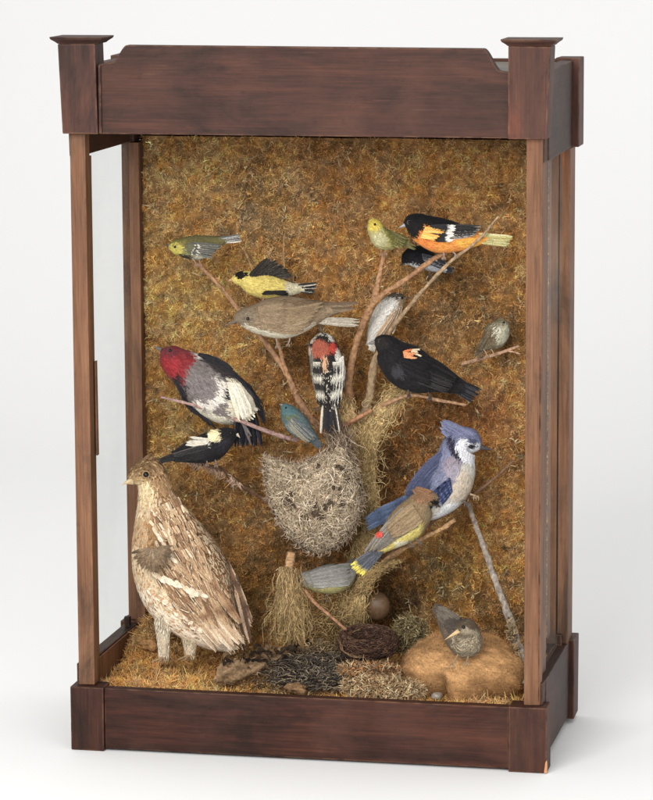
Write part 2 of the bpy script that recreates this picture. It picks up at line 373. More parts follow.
def floorZ(x, y):
    h = .066 + .012 * NZ[5](x*22+1, y*22+7) + .004 * NZ[6](x*60, y*60)
    h += .042 * np.exp(-(((x+.262)/.035)**2 + ((y-.215)/.055)**2))      # heap in the left back corner
    h += .030 * np.clip((y-.17)/.12, 0, 1)
    h += .006*np.clip((-.05-x)/.2,0,1)
    return h
acc = Acc()
gx, gy = np.meshgrid(np.linspace(-.3030, .3030, 130), np.linspace(.0215, .292, 70)); zz = floorZ(gx, gy) - .002
V = np.stack([gx, gy, zz], -1).reshape(-1, 3); ny, nx = gx.shape; idx = np.arange(nx*ny).reshape(ny, nx)
Fq = np.stack([idx[:-1,:-1], idx[:-1,1:], idx[1:,1:], idx[1:,:-1]], -1).reshape(-1, 4)
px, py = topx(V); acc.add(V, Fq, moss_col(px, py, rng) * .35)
n = 10500; x = rng.uniform(-.3015, .300, n); y = rng.uniform(.028, .29, n); P = np.stack([x, y, floorZ(x, y)], -1)
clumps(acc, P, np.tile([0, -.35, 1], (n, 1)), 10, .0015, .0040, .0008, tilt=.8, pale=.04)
n = 700; x = rng.uniform(-.285, .285, n); y = rng.uniform(.032, .29, n); P = np.stack([x, y, floorZ(x, y)+.002], -1)
clumps(acc, P, np.tile([0, -.3, 1], (n, 1)), 14, .003, .0085, .0010, tilt=1.0, pale=.10)
w = acc.build('moss_floor', M_moss, smooth=False); tag(w, 'tufted brown moss and crumbs covering the floor of the case', 'moss', None, 'stuff')

# ------------------------------------------------------------------ tubes, branches, strands
def tube(acc, P, r, col, sides=8, n=None, rough=0, closed=True, cj=.15):
    P = np.asarray(P, float); r = np.asarray(r, float)
    if r.ndim == 0: r = np.full(len(P), float(r))
    n = n or max(6, len(P) * 5)
    Q = catmull(np.hstack([P, r[:, None]]), n); C = Q[:, :3]; rr = np.maximum(Q[:, 3], 1e-5)
    T = unit(np.gradient(C, axis=0)); up = np.array([.13, -.95, .28]); A = unit(np.cross(T, up)); Bn = np.cross(T, A)
    th = np.linspace(0, 2*np.pi, sides, endpoint=False); k = np.arange(n)
    rad = rr[:, None] * (1 + rough * (NZ[1](k[:, None]*.7 + P[0,0]*900, th[None, :]*1.3) - .5) * 2)
    V = C[:, None, :] + rad[..., None] * (np.cos(th)[None, :, None]*A[:, None, :] + np.sin(th)[None, :, None]*Bn[:, None, :])
    idx = np.arange(n*sides).reshape(n, sides); nx = np.roll(idx, -1, 1)
    F = np.stack([idx[:-1], nx[:-1], nx[1:], idx[1:]], -1).reshape(-1, 4)
    col = np.asarray(col, float)
    if col.ndim == 1: Cc = np.tile(col, (n, 1))
    else: Cc = catmull(col, n)
    Cc = np.repeat(Cc[:, None, :], sides, 1) * (1 + cj * rng.normal(0, 1, (n, sides, 1)))
    V = V.reshape(-1, 3); Cc = Cc.reshape(-1, 3)
    V = np.vstack([V, C[0], C[-1]]); Cc = np.vstack([Cc, Cc[0], Cc[-1]])
    cap0 = np.stack([nx[0], idx[0], np.full(sides, n*sides)], -1); cap1 = np.stack([idx[-1], nx[-1], np.full(sides, n*sides+1)], -1)
    F = np.vstack([F, np.hstack([cap0, cap0[:, 2:]]), np.hstack([cap1, cap1[:, 2:]])])
    acc.add(V, F, Cc)
S = .00138                                           # metres per photo pixel inside the case
def pxtube(acc, pts, col, **k):
    """pts: (px, py, Y, r_px)"""
    tube(acc, [at(a, b, c) for a, b, c, _ in pts], [d*S for *_, d in pts], col, **k)
def branch(parent, pts, col, name='branch', label=None, sides=9, rough=.25, knots=True):
    a = Acc(); pxtube(a, pts, lin(col), sides=sides, rough=rough, n=len(pts)*9)
    if knots:
        Q = catmull(pts, len(pts)*6)
        for q in Q[2:-2]:
            if random.random() < .16:
                an = random.uniform(0, 6.28); p0 = at(q[0], q[1], q[2]); d = np.array([math.cos(an), -.3, math.sin(an)])
                tube(a, [p0, p0 + d*(q[3]+random.uniform(.6, 1.4))*S], [q[3]*.5*S, q[3]*.25*S], lin(col)*1.1, sides=6, n=4)
    o = a.build(name, M_bark, parent)
    if label: o['label'] = label
    return o
TREE = empty('perch_branch', tuple(at(352, 640, .2)), 'bare forked branch rising from the mossy floor as a perch for the birds', 'branch')
tan = (158, 120, 88); red = (150, 114, 86); grey = (140, 124, 104)
branch(TREE, [(350,640,.205,14),(352,600,.21,11),(356,560,.215,9),(358,520,.215,9),(352,480,.215,9),(352,445,.21,8),(351,410,.205,6)], (128,106,66), 'trunk', rough=.5)
branch(TREE, [(351,415,.205,6),(349,380,.20,4),(356,345,.195,3.6),(364,322,.19,3.6),(373,303,.185,3.6),(379,278,.18,3),(384,254,.175,2.2)], tan)
branch(TREE, [(371,306,.184,3.4),(383,294,.18,3),(405,280,.175,2.7),(432,260,.17,2.5),(446,252,.168,2)], tan)
branch(TREE, [(362,420,.22,5),(370,395,.225,4.5),(374,365,.225,4),(385,338,.22,3),(405,312,.205,2.3),(425,288,.19,2),(450,262,.16,1.7),(478,240,.152,1.5),(499,216,.15,1.1)], (165,140,110))
branch(TREE, [(348,450,.21,6),(322,430,.20,4),(300,402,.195,3.6),(286,372,.195,3.2),(268,346,.195,2.8),(240,311,.20,2.4),(218,284,.205,2.2),(196,262,.205,1.8)], red)
branch(TREE, [(296,394,.194,3),(285,368,.192,2.3),(279,345,.19,1.8),(276,332,.19,1.4)], tan)
branch(TREE, [(270,330,.215,1.8),(262,296,.235,1.6),(251,266,.24,1.3),(243,246,.24,1)], (150,120,84))
branch(TREE, [(292,330,.22,1.5),(287,290,.245,1.3),(284,262,.25,1.1),(284,236,.25,.9)], (150,120,84))
branch(TREE, [(336,430,.17,2.4),(352,421,.165,2.4),(372,410,.165,2)], (152,110,82))
branch(TREE, [(370,412,.19,2.5),(390,402,.17,2.2),(412,395,.165,2),(438,400,.16,1.7),(466,405,.155,1.2)], (160,125,95))
branch(TREE, [(360,590,.20,5),(378,570,.185,4.5),(398,552,.17,3.2),(425,537,.16,2.6),(442,529,.155,2.4),(455,520,.15,2.3)], (172,136,98))
branch(TREE, [(362,585,.225,4),(395,550,.22,3.2),(430,523,.215,2.6),(462,501,.21,2.3),(490,482,.21,1.7),(514,460,.21,1.2)], (120,92,72))
B7 = empty('perch_twig', tuple(at(298,441,.2)), 'slender grey pink twig crossing below the red-headed woodpecker', 'twig')
branch(B7, [(298,441,.185,2.4),(272,433,.178,2.3),(240,421,.165,2),(212,411,.155,1.8),(186,403,.15,1.6),(161,397,.15,1.2)], (160,130,122), 'stem', rough=.2)
B8 = empty('perch_twig', tuple(at(270,505,.24)), 'crooked twig with ragged pale lichen below the black and white bird', 'twig')
branch(B8, [(275,507,.25,2.6),(262,498,.24,2.4),(240,484,.22,2.3),(222,470,.20,2.6),(202,464,.19,2.4),(184,458,.185,1.8),(176,458,.185,1.2)], (120,92,70), 'stem', rough=.4)
a = Acc()
for i in range(70):
    t = random.random(); q = catmull([(186,459),(204,465),(222,472),(240,485)], 50)[int(t*49)]; x0 = q[0]+random.gauss(0,1.5)
    pxtube(a, [(x0, q[1], .186, .5), (x0+random.gauss(0,2.5), q[1]+random.uniform(1,4), .183, .45), (x0+random.gauss(0,4), q[1]+random.uniform(3,10), .184, .2)], lin((172,145,125))*random.uniform(.6,1.2), sides=4, n=5)
a.build('lichen', M_straw, B8)
B6 = empty('perch_twig', tuple(at(462,364,.26)), 'short pale forked twig on the right holding the small speckled bird', 'twig')
branch(B6, [(462,364,.262,1.9),(480,359,.24,1.9),(500,353,.222,1.7),(519,346,.21,1.2)], (178,142,116), 'stem', rough=.2)
branch(B6, [(508,351,.216,1.1),(514,352,.213,1),(520,354,.21,.7)], (178,142,116), 'side_shoot', rough=.2, knots=False)
B10 = empty('leaning_stick', tuple(at(524,680,.10)), 'long grey birch stick leaning up the right side of the moss wall', 'stick')
branch(B10, [(525,684,.09,4.5),(518,648,.12,4.8),(508,615,.15,3.8),(497,585,.175,3.2),(487,556,.20,3),(476,526,.225,2.8),(468,503,.24,2.4)], (158,146,134), 'stem', rough=.35)
a = Acc()
for i in range(60):
    t = random.random(); x0 = 520 - 12*t + random.gauss(0, 3); y0 = 668 - 48*t + random.gauss(0,2); Y = .10+.04*t-.006
    pxtube(a, [(x0,y0,Y,.9),(x0+random.gauss(0,3),y0+random.gauss(0,3),Y-.004,.8),(x0+random.gauss(0,4),y0+random.gauss(0,4),Y-.006,.3)], lin((170,145,110))*random.uniform(.4,1.25), sides=4, n=4)
a.build('lichen', M_straw, B10)
B11 = empty('stump', tuple(at(290,650,.14)), 'small cut upright stub draped with pale beard moss left of the trunk', 'stump')
branch(B11, [(292,652,.15,6),(289,620,.145,5.5),(288,590,.14,5),(289,570,.138,4.6),(291,556,.138,4.6),(291.5,552,.138,4.2)], (176,140,104), 'stub', rough=.15, knots=False)
B12 = empty('fallen_twig', tuple(at(345,628,.13)), 'thin brown twig slanting down in front of the grey bird', 'twig')
branch(B12, [(305,590,.125,1.6),(314,602,.122,1.9),(328,614,.12,1.7),(346,630,.122,1.6)], (150,112,84), 'stem', rough=.2)

# beard moss strands
def strands(acc, path, n, spread, seglen, rpx, col, dY=.012, wig=2.0, vdir=None, front=.004):
    Q = catmull(path, 80)                          # px, py, Y, halfwidth
    for i in range(n):
        k = random.randint(0, 70); m = random.randint(8, 26); qs = Q[k:k+m:4] if k+m < 80 else Q[k::4]
        if len(qs) < 3: qs = Q[70:79:3]
        off = random.gauss(0, .45); off = max(-1, min(1, off)); ph = random.uniform(0, 6.28); pts = []
        for j, q in enumerate(qs):
            ww = q[3]; w2 = off*ww + random.gauss(0, wig)
            dx = 1.0
            Yf = q[2] - (math.sqrt(max(0, 1-off*off))*ww*S*.9) - random.uniform(0, front)
            pts.append((q[0] + w2, q[1] + random.gauss(0, wig*.6), Yf, rpx))
        pts[-1] = (*pts[-1][:3], rpx*.4)
        pxtube(acc, pts, lin(col) * random.uniform(.45, 1.35), sides=3, n=len(pts)*3, cj=.05)
a = Acc(); bm = (218,190,136)
strands(a, [(404,384,.20,5),(392,398,.195,12),(378,420,.195,15),(366,445,.20,13),(366,470,.205,9),(370,495,.205,8),(371,530,.205,9),(362,560,.20,11),(354,595,.195,14),(350,638,.185,19)], 1000, 1, 1, .3, bm, wig=1.7)
strands(a, [(345,395,.20,7),(348,415,.195,14),(350,440,.195,14),(356,465,.20,10),(360,480,.2,8)], 420, 1, 1, .4, (210,180,130))
strands(a, [(398,560,.17,7),(385,566,.18,12),(370,575,.185,16),(355,595,.19,12)], 260, 1, 1, .3, (196,168,118))
TP = catmull([(404,384,.19),(392,398,.185),(378,420,.18),(366,445,.185),(364,470,.19),(369,495,.19),(370,530,.19),(362,560,.185),(354,595,.18),(350,636,.17)], 90)
for i in range(900):                                    # ragged wisps curling off the trunk
    q = TP[random.randrange(90)]; x = q[0] + random.gauss(0, 8); y = q[1]; an = random.gauss(1.5, 1.1); pts = []; turn = random.gauss(0, .5); L = random.uniform(1.2, 3.4)
    for k in range(6): pts.append((x, y, q[2] - .006 - random.random()*.004, .28)); x += math.cos(an)*L; y += math.sin(an)*L; an += turn + random.gauss(0, .3)
    pts[-1] = (*pts[-1][:3], .1); pxtube(a, pts, lin(random.choice([bm,(190,160,108),(232,206,154),(160,130,86)]))*random.uniform(.5, 1.15), sides=3, n=10, cj=.06)
a.build('hanging_moss', M_straw, TREE, smooth=True)
a = Acc()
for i in range(640):
    x = 289 + random.gauss(0, 4.5); y = random.uniform(566, 590); Y0 = .134 - random.uniform(0, .01); yend = min(650, y + abs(random.gauss(38, 20))); vx = random.gauss(-.05, .13)
    if random.random() < .3: vx += random.uniform(.05, .28)
    pts = []
    while y < yend:
        pts.append((x, y, Y0 + random.gauss(0, .0008), .27)); x += vx*5 + random.gauss(0, 1.7); y += 5*random.uniform(.6, 1.2); vx *= .93
    if len(pts) > 2: pts[-1] = (*pts[-1][:3], .12); pxtube(a, pts, lin(random.choice([(200,170,122),(176,146,102),(214,186,138),(140,114,78)]))*random.uniform(.5,1.15), sides=3, n=len(pts)*2, cj=.08)
for i in range(260):
    x = random.gauss(290, 11); y = random.uniform(585, 640); an = random.uniform(0, 6.28); L = random.uniform(3, 9)
    pxtube(a, [(x, y, .128, .3), (x+L*.5*math.cos(an)+random.gauss(0,1), y+L*.5*math.sin(an), .124, .3), (x+L*math.cos(an+.8), y+L*math.sin(an+.8), .127, .12)], lin((176,150,100))*random.uniform(.5,1.1), sides=3, n=6, cj=.08)
a.build('hanging_moss', M_straw, B11)
a = Acc()
for i in range(700):
    x0 = random.gauss(322, 20); y0 = random.gauss(622, 15); Y0 = .165 - random.uniform(0,.02); an = random.uniform(0, 6.28); L = random.uniform(4, 14)
    pxtube(a, [(x0,y0,Y0,.38),(x0+L*.5*math.cos(an)+random.gauss(0,2),y0+L*.5*math.sin(an),Y0-.004,.38),(x0+L*math.cos(an+random.gauss(0,.6)),y0+L*math.sin(an)+2,Y0,.25)], lin((168,140,96))*random.uniform(.35,1.25), sides=3, n=7, cj=.05)
o = a.build('moss_tangle', M_straw); tag(o, 'tangled pale beard moss filling the gap between stub and trunk', 'moss', None, 'stuff')

# ------------------------------------------------------------------ birds
def inpoly(x, y, poly):
    r = np.zeros(x.shape, bool); p = poly; j = len(p) - 1
    for i in range(len(p)):
        xi, yi = p[i]; xj, yj = p[j]
        c = ((yi > y) != (yj > y)) & (x < (xj - xi) * (y - yi) / ((yj - yi) if yj != yi else 1e-9) + xi); r ^= c; j = i
    return r
def linf(c):
    c = lin(c); return c*.86 + .14*c.mean(-1, keepdims=True)
class Bird:
    def __init__(s, name, label, cat, Y, spine, base, regions=(), kd=.85, nf=900, fl=6, fw=2.2, mess=.10, jit=1.2, style=None, head_u=.25, lift=.045, var=.11, hair=1.0):
        nf = int(nf*1.7); fl *= .8; fw *= .72
        """spine: (px, py, r[, d]) from bill root to tail root"""
        sp = np.array([tuple(p) + (0,)*(4-len(p)) for p in spine], float)
        s.cx, s.cy = sp[:, 0].mean(), sp[:, 1].mean(); s.C = at(s.cx, s.cy, Y)
        view = unit(CAM - s.C); s.N = view; s.R = R3[:, 0]; s.R = unit(s.R - view*(s.R@view)); s.U = np.cross(s.N, s.R)
        s.s = np.linalg.norm(CAM - s.C) / F_PX; s.Y = Y
        s.kd = kd; s.base = linf(base); s.regions = regions; s.jit = jit; s.var = var
        q = catmull(sp, 64); s.c = q[:, [0, 1, 3]]; s.r = np.maximum(q[:, 2], .4)
        d = np.linalg.norm(np.diff(s.c, axis=0), axis=1); s.L = np.concatenate([[0], np.cumsum(d)]); s.len = s.L[-1]
        # uniform resample
        u = np.linspace(0, s.len, 72); s.c = np.stack([np.interp(u, s.L, s.c[:, k]) for k in range(3)], 1); s.r = np.interp(u, s.L, s.r)
        T = np.gradient(s.c, axis=0); T[1:-1] = (T[:-2]+T[1:-1]*2+T[2:])/4; s.T = unit(T)
        zc = np.tile([0, 0, 1.], (72, 1)); s.A = unit(np.cross(s.T, zc)); s.B = np.cross(s.A, s.T)
        s.B *= np.sign(s.B[:, 2:3] + 1e-9)
        lowest = sp[np.argmax(sp[:, 1] + sp[:, 2])]
        s.root = empty(name, tuple(s.W(np.array([[s.cx, (sp[:,1]+sp[:,2]).max(), 0]]))[0]), label, cat)
        # body
        th = np.linspace(0, 2*np.pi, 30, endpoint=False); u = np.linspace(0, 1, 60)
        uu, tt = np.meshgrid(u, th, indexing='ij'); P = s.surf(uu.ravel(), tt.ravel())[0]
        e0 = s.c[0] - s.T[0]*s.r[0]*.5; e1 = s.c[-1] + s.T[-1]*s.r[-1]*.8
        idx = np.arange(60*30).reshape(60, 30); nx = np.roll(idx, -1, 1)
        F = np.stack([idx[:-1], nx[:-1], nx[1:], idx[1:]], -1).reshape(-1, 4)
        V = np.vstack([P, e0, e1]); k = 1800
        c0 = np.stack([nx[0], idx[0], np.full(30, k), np.full(30, k)], -1); c1 = np.stack([idx[-1], nx[-1], np.full(30, k+1), np.full(30, k+1)], -1)
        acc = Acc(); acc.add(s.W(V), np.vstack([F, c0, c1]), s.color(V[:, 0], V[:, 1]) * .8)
        # covering feathers
        ra = np.interp(np.linspace(0, 1, 300), np.linspace(0, 1, 72), s.r); cdf = np.cumsum(ra); cdf /= cdf[-1]
        uf = np.sort(np.interp(rng.random(nf), cdf, np.linspace(0, 1, 300)))[::-1]; tf = rng.uniform(0, 2*np.pi, nf)
        L = fl * (.35 + .65*np.clip(uf/head_u, 0, 1)) * rng.uniform(.75, 1.25, nf); Wd = fw * (.45 + .55*np.clip(uf/head_u, 0, 1)) * rng.uniform(.8, 1.2, nf)
        rows = [0, .4, .78, 1]; wd = [.5, 1, .8, .12]; VV = []; jt = rng.normal(0, mess, nf); lf = np.abs(rng.normal(lift, lift*.6, nf))
        for t, w in zip(rows, wd):
            P, Nn, Tn = s.surf(np.minimum(uf + L*t/s.len, 1.06), tf + jt*t*.6); sd = unit(np.cross(Nn, Tn)); P = P + Nn * (.15 + lf*L*t)[:, None]
            ww = (Wd*w/2)[:, None]
            VV += [P - sd*ww, P + Nn*(.12*Wd*w)[:, None], P + sd*ww]
        VV = np.stack(VV, 1); base = (np.arange(nf)*12)[:, None]; Fs = []
        for k in range(3):
            for j in range(2): Fs.append(base + np.array([3*k+j, 3*k+j+1, 3*k+j+4, 3*k+j+3]))
        mid = VV[:, 4]; cc = s.color(mid[:, 0], mid[:, 1]) * (1 + s.var*rng.normal(0, 1, (nf, 1)))
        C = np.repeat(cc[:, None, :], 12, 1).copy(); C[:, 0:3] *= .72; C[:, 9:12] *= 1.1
        if style: C = style(s, VV, C, uf, tf)
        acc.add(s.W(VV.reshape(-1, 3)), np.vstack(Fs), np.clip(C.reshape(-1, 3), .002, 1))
        nh = int(nf*2.2); uh = np.interp(rng.random(nh), cdf, np.linspace(0, 1, 300)); hth = rng.uniform(0, 2*np.pi, nh); lh = fl*rng.uniform(.35, .85, nh)*(.45+.55*np.clip(uh/head_u, 0, 1)); lf = np.abs(rng.normal(.05, .09, nh)); jt = rng.normal(0, .12, nh)
        R_ = []
        for t, w_ in ((0, 1), (.5, .8), (1, .2)):
            P, Nn, Tn = s.surf(np.minimum(uh + lh*t/s.len, 1.05), hth + jt*t); sd = unit(np.cross(Nn, Tn)); P = P + Nn*(.45 + lf*lh*t)[:, None]; R_ += [P - sd*.16*w_*hair, P + sd*.16*w_*hair]
        R_ = np.stack(R_, 1); ch = s.color(R_[:, 2, 0], R_[:, 2, 1])*(1 + .19*rng.normal(0, 1, (nh, 1))); bs = (np.arange(nh)*6)[:, None]
        acc.add(s.W(R_.reshape(-1, 3)), np.vstack([bs+np.array([0, 1, 3, 2]), bs+np.array([2, 3, 5, 4])]), np.clip(np.repeat(ch, 6, 0), .002, 1))
        s.body = acc.build('body', M_feather, s.root)
    def surf(s, u, th):
        x = np.clip(u, 0, 1)*71; f = lambda a: np.stack([np.interp(x, np.arange(72), a[:, k]) for k in range(a.shape[1])], 1)
        c = f(s.c); A = f(s.A); B = f(s.B); T = unit(f(s.T)); r = np.interp(x, np.arange(72), s.r)[:, None]
        c = c + T * (np.maximum(u-1, 0)*s.len)[:, None]
        ca, sa = np.cos(th)[:, None], np.sin(th)[:, None]
        P = c + r*(ca*A + s.kd*sa*B); Nn = unit(ca*A + sa*B/s.kd)
        return P, Nn, T
    def W(s, P):
        P = np.asarray(P, float); k = s.s
        return s.C + ((P[:, 0:1]-s.cx)*k)*s.R + (-(P[:, 1:2]-s.cy)*k)*s.U + (P[:, 2:3]*k)*s.N
    def color(s, x, y):
        jx = x + rng.normal(0, s.jit, x.shape); jy = y + rng.normal(0, s.jit, y.shape); c = np.tile(s.base, (len(x), 1))
        for rg in s.regions:
            if rg[0] == 'e':
                _, ex, ey, rx, ry, an, col = rg; a = math.radians(an); dx, dy = jx-ex, jy-ey
                m = ((dx*math.cos(a)+dy*math.sin(a))/rx)**2 + ((-dx*math.sin(a)+dy*math.cos(a))/ry)**2 < 1
            else: m = inpoly(jx, jy, rg[1]); col = rg[2]
            c[m] = linf(col)
        return c
    def depth(s, x, y):
        """front surface depth at a point"""
        x = np.atleast_1d(x); y = np.atleast_1d(y); d2 = (x[:, None]-s.c[:, 0])**2 + (y[:, None]-s.c[:, 1])**2; q = np.sqrt(d2)/s.r; k = np.argmin(q, 1)
        qq = np.minimum(q[np.arange(len(x)), k], .97); return s.c[k, 2] + s.r[k]*s.kd*np.sqrt(1-qq**2)
    def fan(s, S0, S1, T0, T1, n, w, cols, name='wing', off=.7, bow=.0, layer=.25, acc=None, d=None, side=1, edge=None, taper=.35, bars=None, build=True, dt=None, tipc=None, jitter=.8, shaft=None):
        """n long feathers from the line S0-S1 to the line T0-T1"""
        if n > 3: n = int(n*1.3); w = w*.8
        acc = acc or Acc(); S0, S1, T0, T1 = map(lambda q: np.array(q, float), (S0, S1, T0, T1)); m = 9
        for i in range(n):
            f = i/max(1, n-1); b = S0*(1-f)+S1*f; t = T0*(1-f)+T1*f + rng.normal(0, jitter, 2); ax = t-b; Ln = np.linalg.norm(ax); ax = ax/Ln; pr = np.array([-ax[1], ax[0]])
            tt = np.linspace(0, 1, m); P = b + tt[:, None]*(t-b) + pr*(bow*Ln*np.sin(tt*np.pi))[:, None]
            if d is None: dd = s.depth(P[:, 0], P[:, 1]); dd = dd*.55 + dd.mean()*.45
            else: dd = np.full(m, float(d))+(0 if dt is None else tt*dt)
            if side < 0: dd = 2*np.interp(0, [0], [s.c[36, 2]]) - dd
            dd = dd + side*(off + layer*(n-i))
            ww = w/2*np.interp(tt, [0, .25, .75, .93, 1], [.55, 1, .9, .6, taper*.4]); c = linf(cols[i % len(cols)] if isinstance(cols[0], (tuple, list)) else cols)*(1+.08*rng.normal())
            V = []; C = []
            for k in range(m):
                for j, g in enumerate((-1, -.45, 0, .45, 1)):
                    V.append((*(P[k]+pr*ww[k]*g*(1+(.08*rng.normal() if j in (0, 4) else 0))), dd[k] + side*(.22*w*(1-g*g)*.5))); cc = c.copy()
                    if edge is not None and j in (0, 4) and (edge[1] == 2 or j == edge[1]*4): cc = linf(edge[0])
                    if j == 2: cc = cc*.86 if shaft is None else linf(shaft)
                    if bars is not None and (k % bars[1]) == 0: cc = linf(bars[0])
                    if tipc is not None and tt[k] > 1-tipc[1]: cc = linf(tipc[0])
                    C.append(cc*(1+.11*rng.normal()))
            idx = np.arange(m*5).reshape(m, 5); F = np.stack([idx[:-1,:-1], idx[:-1,1:], idx[1:,1:], idx[1:,:-1]], -1).reshape(-1, 4)
            C = np.array(C); acc.add(s.W(np.array(V)), F, np.clip(C, .002, 1))
            nb = int(14 + Ln*1.1); tb = rng.random(nb)*.98; gb = rng.uniform(-1, 1, nb); gb = np.sign(gb)*np.abs(gb)**.45; ib = (tb*(m-1)).astype(int); pb = np.stack([np.interp(tb, tt, P[:, q]) for q in (0, 1)], 1); wb = np.interp(tb, tt, ww)
            p0 = pb + pr*(gb*wb*.85)[:, None]; lb = rng.uniform(.8, 2.2, nb)*min(1.6, .4+w/6); p1 = p0 + ax*(lb)[:, None] + pr*(gb*lb*.32)[:, None]; db = np.interp(tb, tt, dd) + side*(.11*w*(1-gb*gb)+.12)
            hw = .17; qv = np.stack([np.hstack([p0-pr*hw, db[:, None]]), np.hstack([p0+pr*hw, db[:, None]]), np.hstack([p1+pr*.06, (db+side*rng.uniform(0, .35, nb))[:, None]]), np.hstack([p1-pr*.06, db[:, None]])], 1)
            cb = C.reshape(m, 5, 3)[ib, np.clip(((gb+1)*2.5).astype(int), 0, 4)]*(1+.16*rng.normal(0, 1, (nb, 1)))
            acc.add(s.W(qv.reshape(-1, 3)), (np.arange(nb)*4)[:, None]+np.arange(4), np.clip(np.repeat(cb, 4, 0), .002, 1))
        if build: acc.build(name, M_feather, s.root)
        return acc
    def beak(s, base, tip, r, col, d=None, gap=.0, hook=0):
        b = np.array(base, float); t = np.array(tip, float); d = s.depth(*b)[0]*.35 if d is None else d
        if np.ndim(d) == 0: d = (d, d)
        o = Acc(); ax = unit(t-b); pr = np.array([-ax[1], ax[0]]); pr = pr if pr[1] < 0 else -pr
        for sg, k in ((1, 1), (-1, .88)):
            pts = []; rr = []
            for q in (0, .35, .7, 1):
                p = b + (t-b)*q*k + pr*sg*r*.35*(1-q) + pr*gap*sg*q - pr*hook*q*q*(sg > 0)
                pts.append((p[0], p[1], d[0]+(d[1]-d[0])*q)); rr.append(max(.12, r*.68*(1-q)**.8)*s.s)
            tube(o, s.W(np.array(pts)), rr, linf(col)*(1 if sg > 0 else .8), sides=8, n=12)
        o.build('beak', M_horn, s.root)
    def eye(s, x, y, r=1.3, ring=None, d=None):
        r *= 1.2
        dd = s.depth(x, y)[0] if d is None else d; C = np.array([[x, y, dd + r*.15]])
        V = []; 
        for i in range(9):
            for j in range(14):
                a = math.pi*i/8; b = 2*math.pi*j/14; V.append((x + r*math.sin(a)*math.cos(b), y + r*math.sin(a)*math.sin(b), dd + r*.25 + r*math.cos(a)*.8))
        idx = np.arange(9*14).reshape(9, 14); nx = np.roll(idx, -1, 1); F = np.stack([idx[:-1], idx[1:], nx[1:], nx[:-1]], -1).reshape(-1, 4)
        o = mesh('eye', s.W(np.array(V)), F, M_eye, s.root)
        if ring:
            a = Acc(); th = np.linspace(0, 2*np.pi, 13); tube(a, s.W(np.stack([x+r*1.15*np.cos(th), y+r*1.15*np.sin(th), np.full(13, dd+.1*r)], 1)), r*.3*s.s, linf(ring), sides=5, n=30); a.build('eye_ring', M_horn, o)
    def leg(s, a0, a1, d=0, r=.7, col=(90, 75, 62), toes=3, tl=4, d1=None, feather=None):
        a = Acc(); d1 = d if d1 is None else d1
        tube(a, s.W(np.array([(a0[0], a0[1], d), ((a0[0]+a1[0])/2+.5, (a0[1]+a1[1])/2, (d+d1)/2+.3), (a1[0], a1[1], d1)])), [r*s.s*1.3, r*s.s, r*s.s], linf(col), sides=7, n=10, rough=.1)
        for k in range(toes):
            q = (k-(toes-1)/2)*.9; sx = tl*(.45*q)
            tube(a, s.W(np.array([(a1[0], a1[1], d1), (a1[0]+sx*.7, a1[1]+.3, d1+tl*.35), (a1[0]+sx, a1[1]+tl*.45, d1+tl*.45), (a1[0]+sx, a1[1]+tl*.75, d1+tl*.15)])), [r*.8*s.s, r*.75*s.s, r*.65*s.s, r*.3*s.s], linf(col), sides=6, n=9)
        a.build('leg', M_horn, s.root)

# ---- (a) olive warbler, top left
b = Bird('bird', 'small olive warbler with yellow face on the highest left twig', 'bird', .195,
  [(169,246.5,2.5),(174,246.5,7),(180,247,8.6),(188,247.5,11),(198,247.5,12),(208,245,9.5),(217,242,6),(224,240,3.5)], (112,104,62),
  [('p',[(180,250),(200,262),(215,256),(200,252)],(188,182,160)),('e',184,256,6,5,0,(60,56,44)),('e',176,249,7.5,6.5,0,(196,182,74)),('e',186,252,4,3,30,(150,146,90)),('p',[(168,236),(182,236),(190,243),(172,243)],(124,114,52)),('e',175,246.5,2.2,1.4,0,(120,110,50))], nf=700, fl=4.5, fw=1.8)
a = b.fan((190,243),(188,251),(222,245),(212,258),7,3.4,[(96,94,88),(84,82,78)],edge=((150,146,130),1),build=False)
b.fan((188,244),(187,251),(200,244),(199,255),6,3.2,(92,92,84),acc=a,off=1.6,tipc=((205,200,180),.2),build=False)
b.fan((187,246),(187,251),(194,247),(193,254),5,3,(104,102,78),acc=a,off=2.2,tipc=((205,200,180),.25))
b.fan((215,239),(215,243),(239,235),(241,240),6,2.6,[(92,92,90),(84,82,80)],name='tail',d=1,edge=((205,200,190),1)); b.fan((214,243),(214,244),(241,240.5),(240,242),2,2,(214,208,196),name='tail',d=0)
b.beak((169.5,246),(163.5,244.5),1.3,(60,54,46)); b.eye(175,247,1.1)
b.leg((192,258),(196,264),4,.6,(150,120,100)); b.leg((198,258),(200,264),1,.6,(150,120,100))

# ---- (b) goldfinch
b = Bird('bird', 'bright yellow finch with black cap and wings behind the brown bird', 'bird', .225,
  [(232,279,2),(236,279,5.5),(243,279,8),(254,283,12),(267,286,12.5),(279,288,9.5),(290,289,6.5),(302,288,4)], (222,200,98),
  [('p',[(286,280),(310,280),(310,300),(284,300)],(206,196,160)),('e',240,274,7,5,15,(34,30,28)),('e',262,279,12,6,10,(214,192,92))], nf=900, fl=5, fw=2)
a = b.fan((250,276),(268,277),(268,259),(292,276),10,7,[(46,42,38),(56,50,46)],off=-.2,build=False,edge=((92,84,72),1),jitter=.6,taper=1)
b.fan((252,275),(266,277),(276,262),(288,270),6,5,[(46,42,38),(38,34,32)],acc=a,off=.6,edge=((140,130,110),0))
b.fan((262,294),(266,290),(284,291),(288,297),5,4,[(48,44,42),(36,33,32)],off=.8)
b.fan((298,285),(298,291),(317,283),(314,294),7,2.8,[(52,48,46),(206,200,182),(48,44,42)],name='tail',d=1)
b.beak((232.5,279.5),(227.5,281.5),2,(196,150,96)); b.eye(238.5,278,1.1)
b.leg((264,297),(262,302),1,.6,(150,120,100))

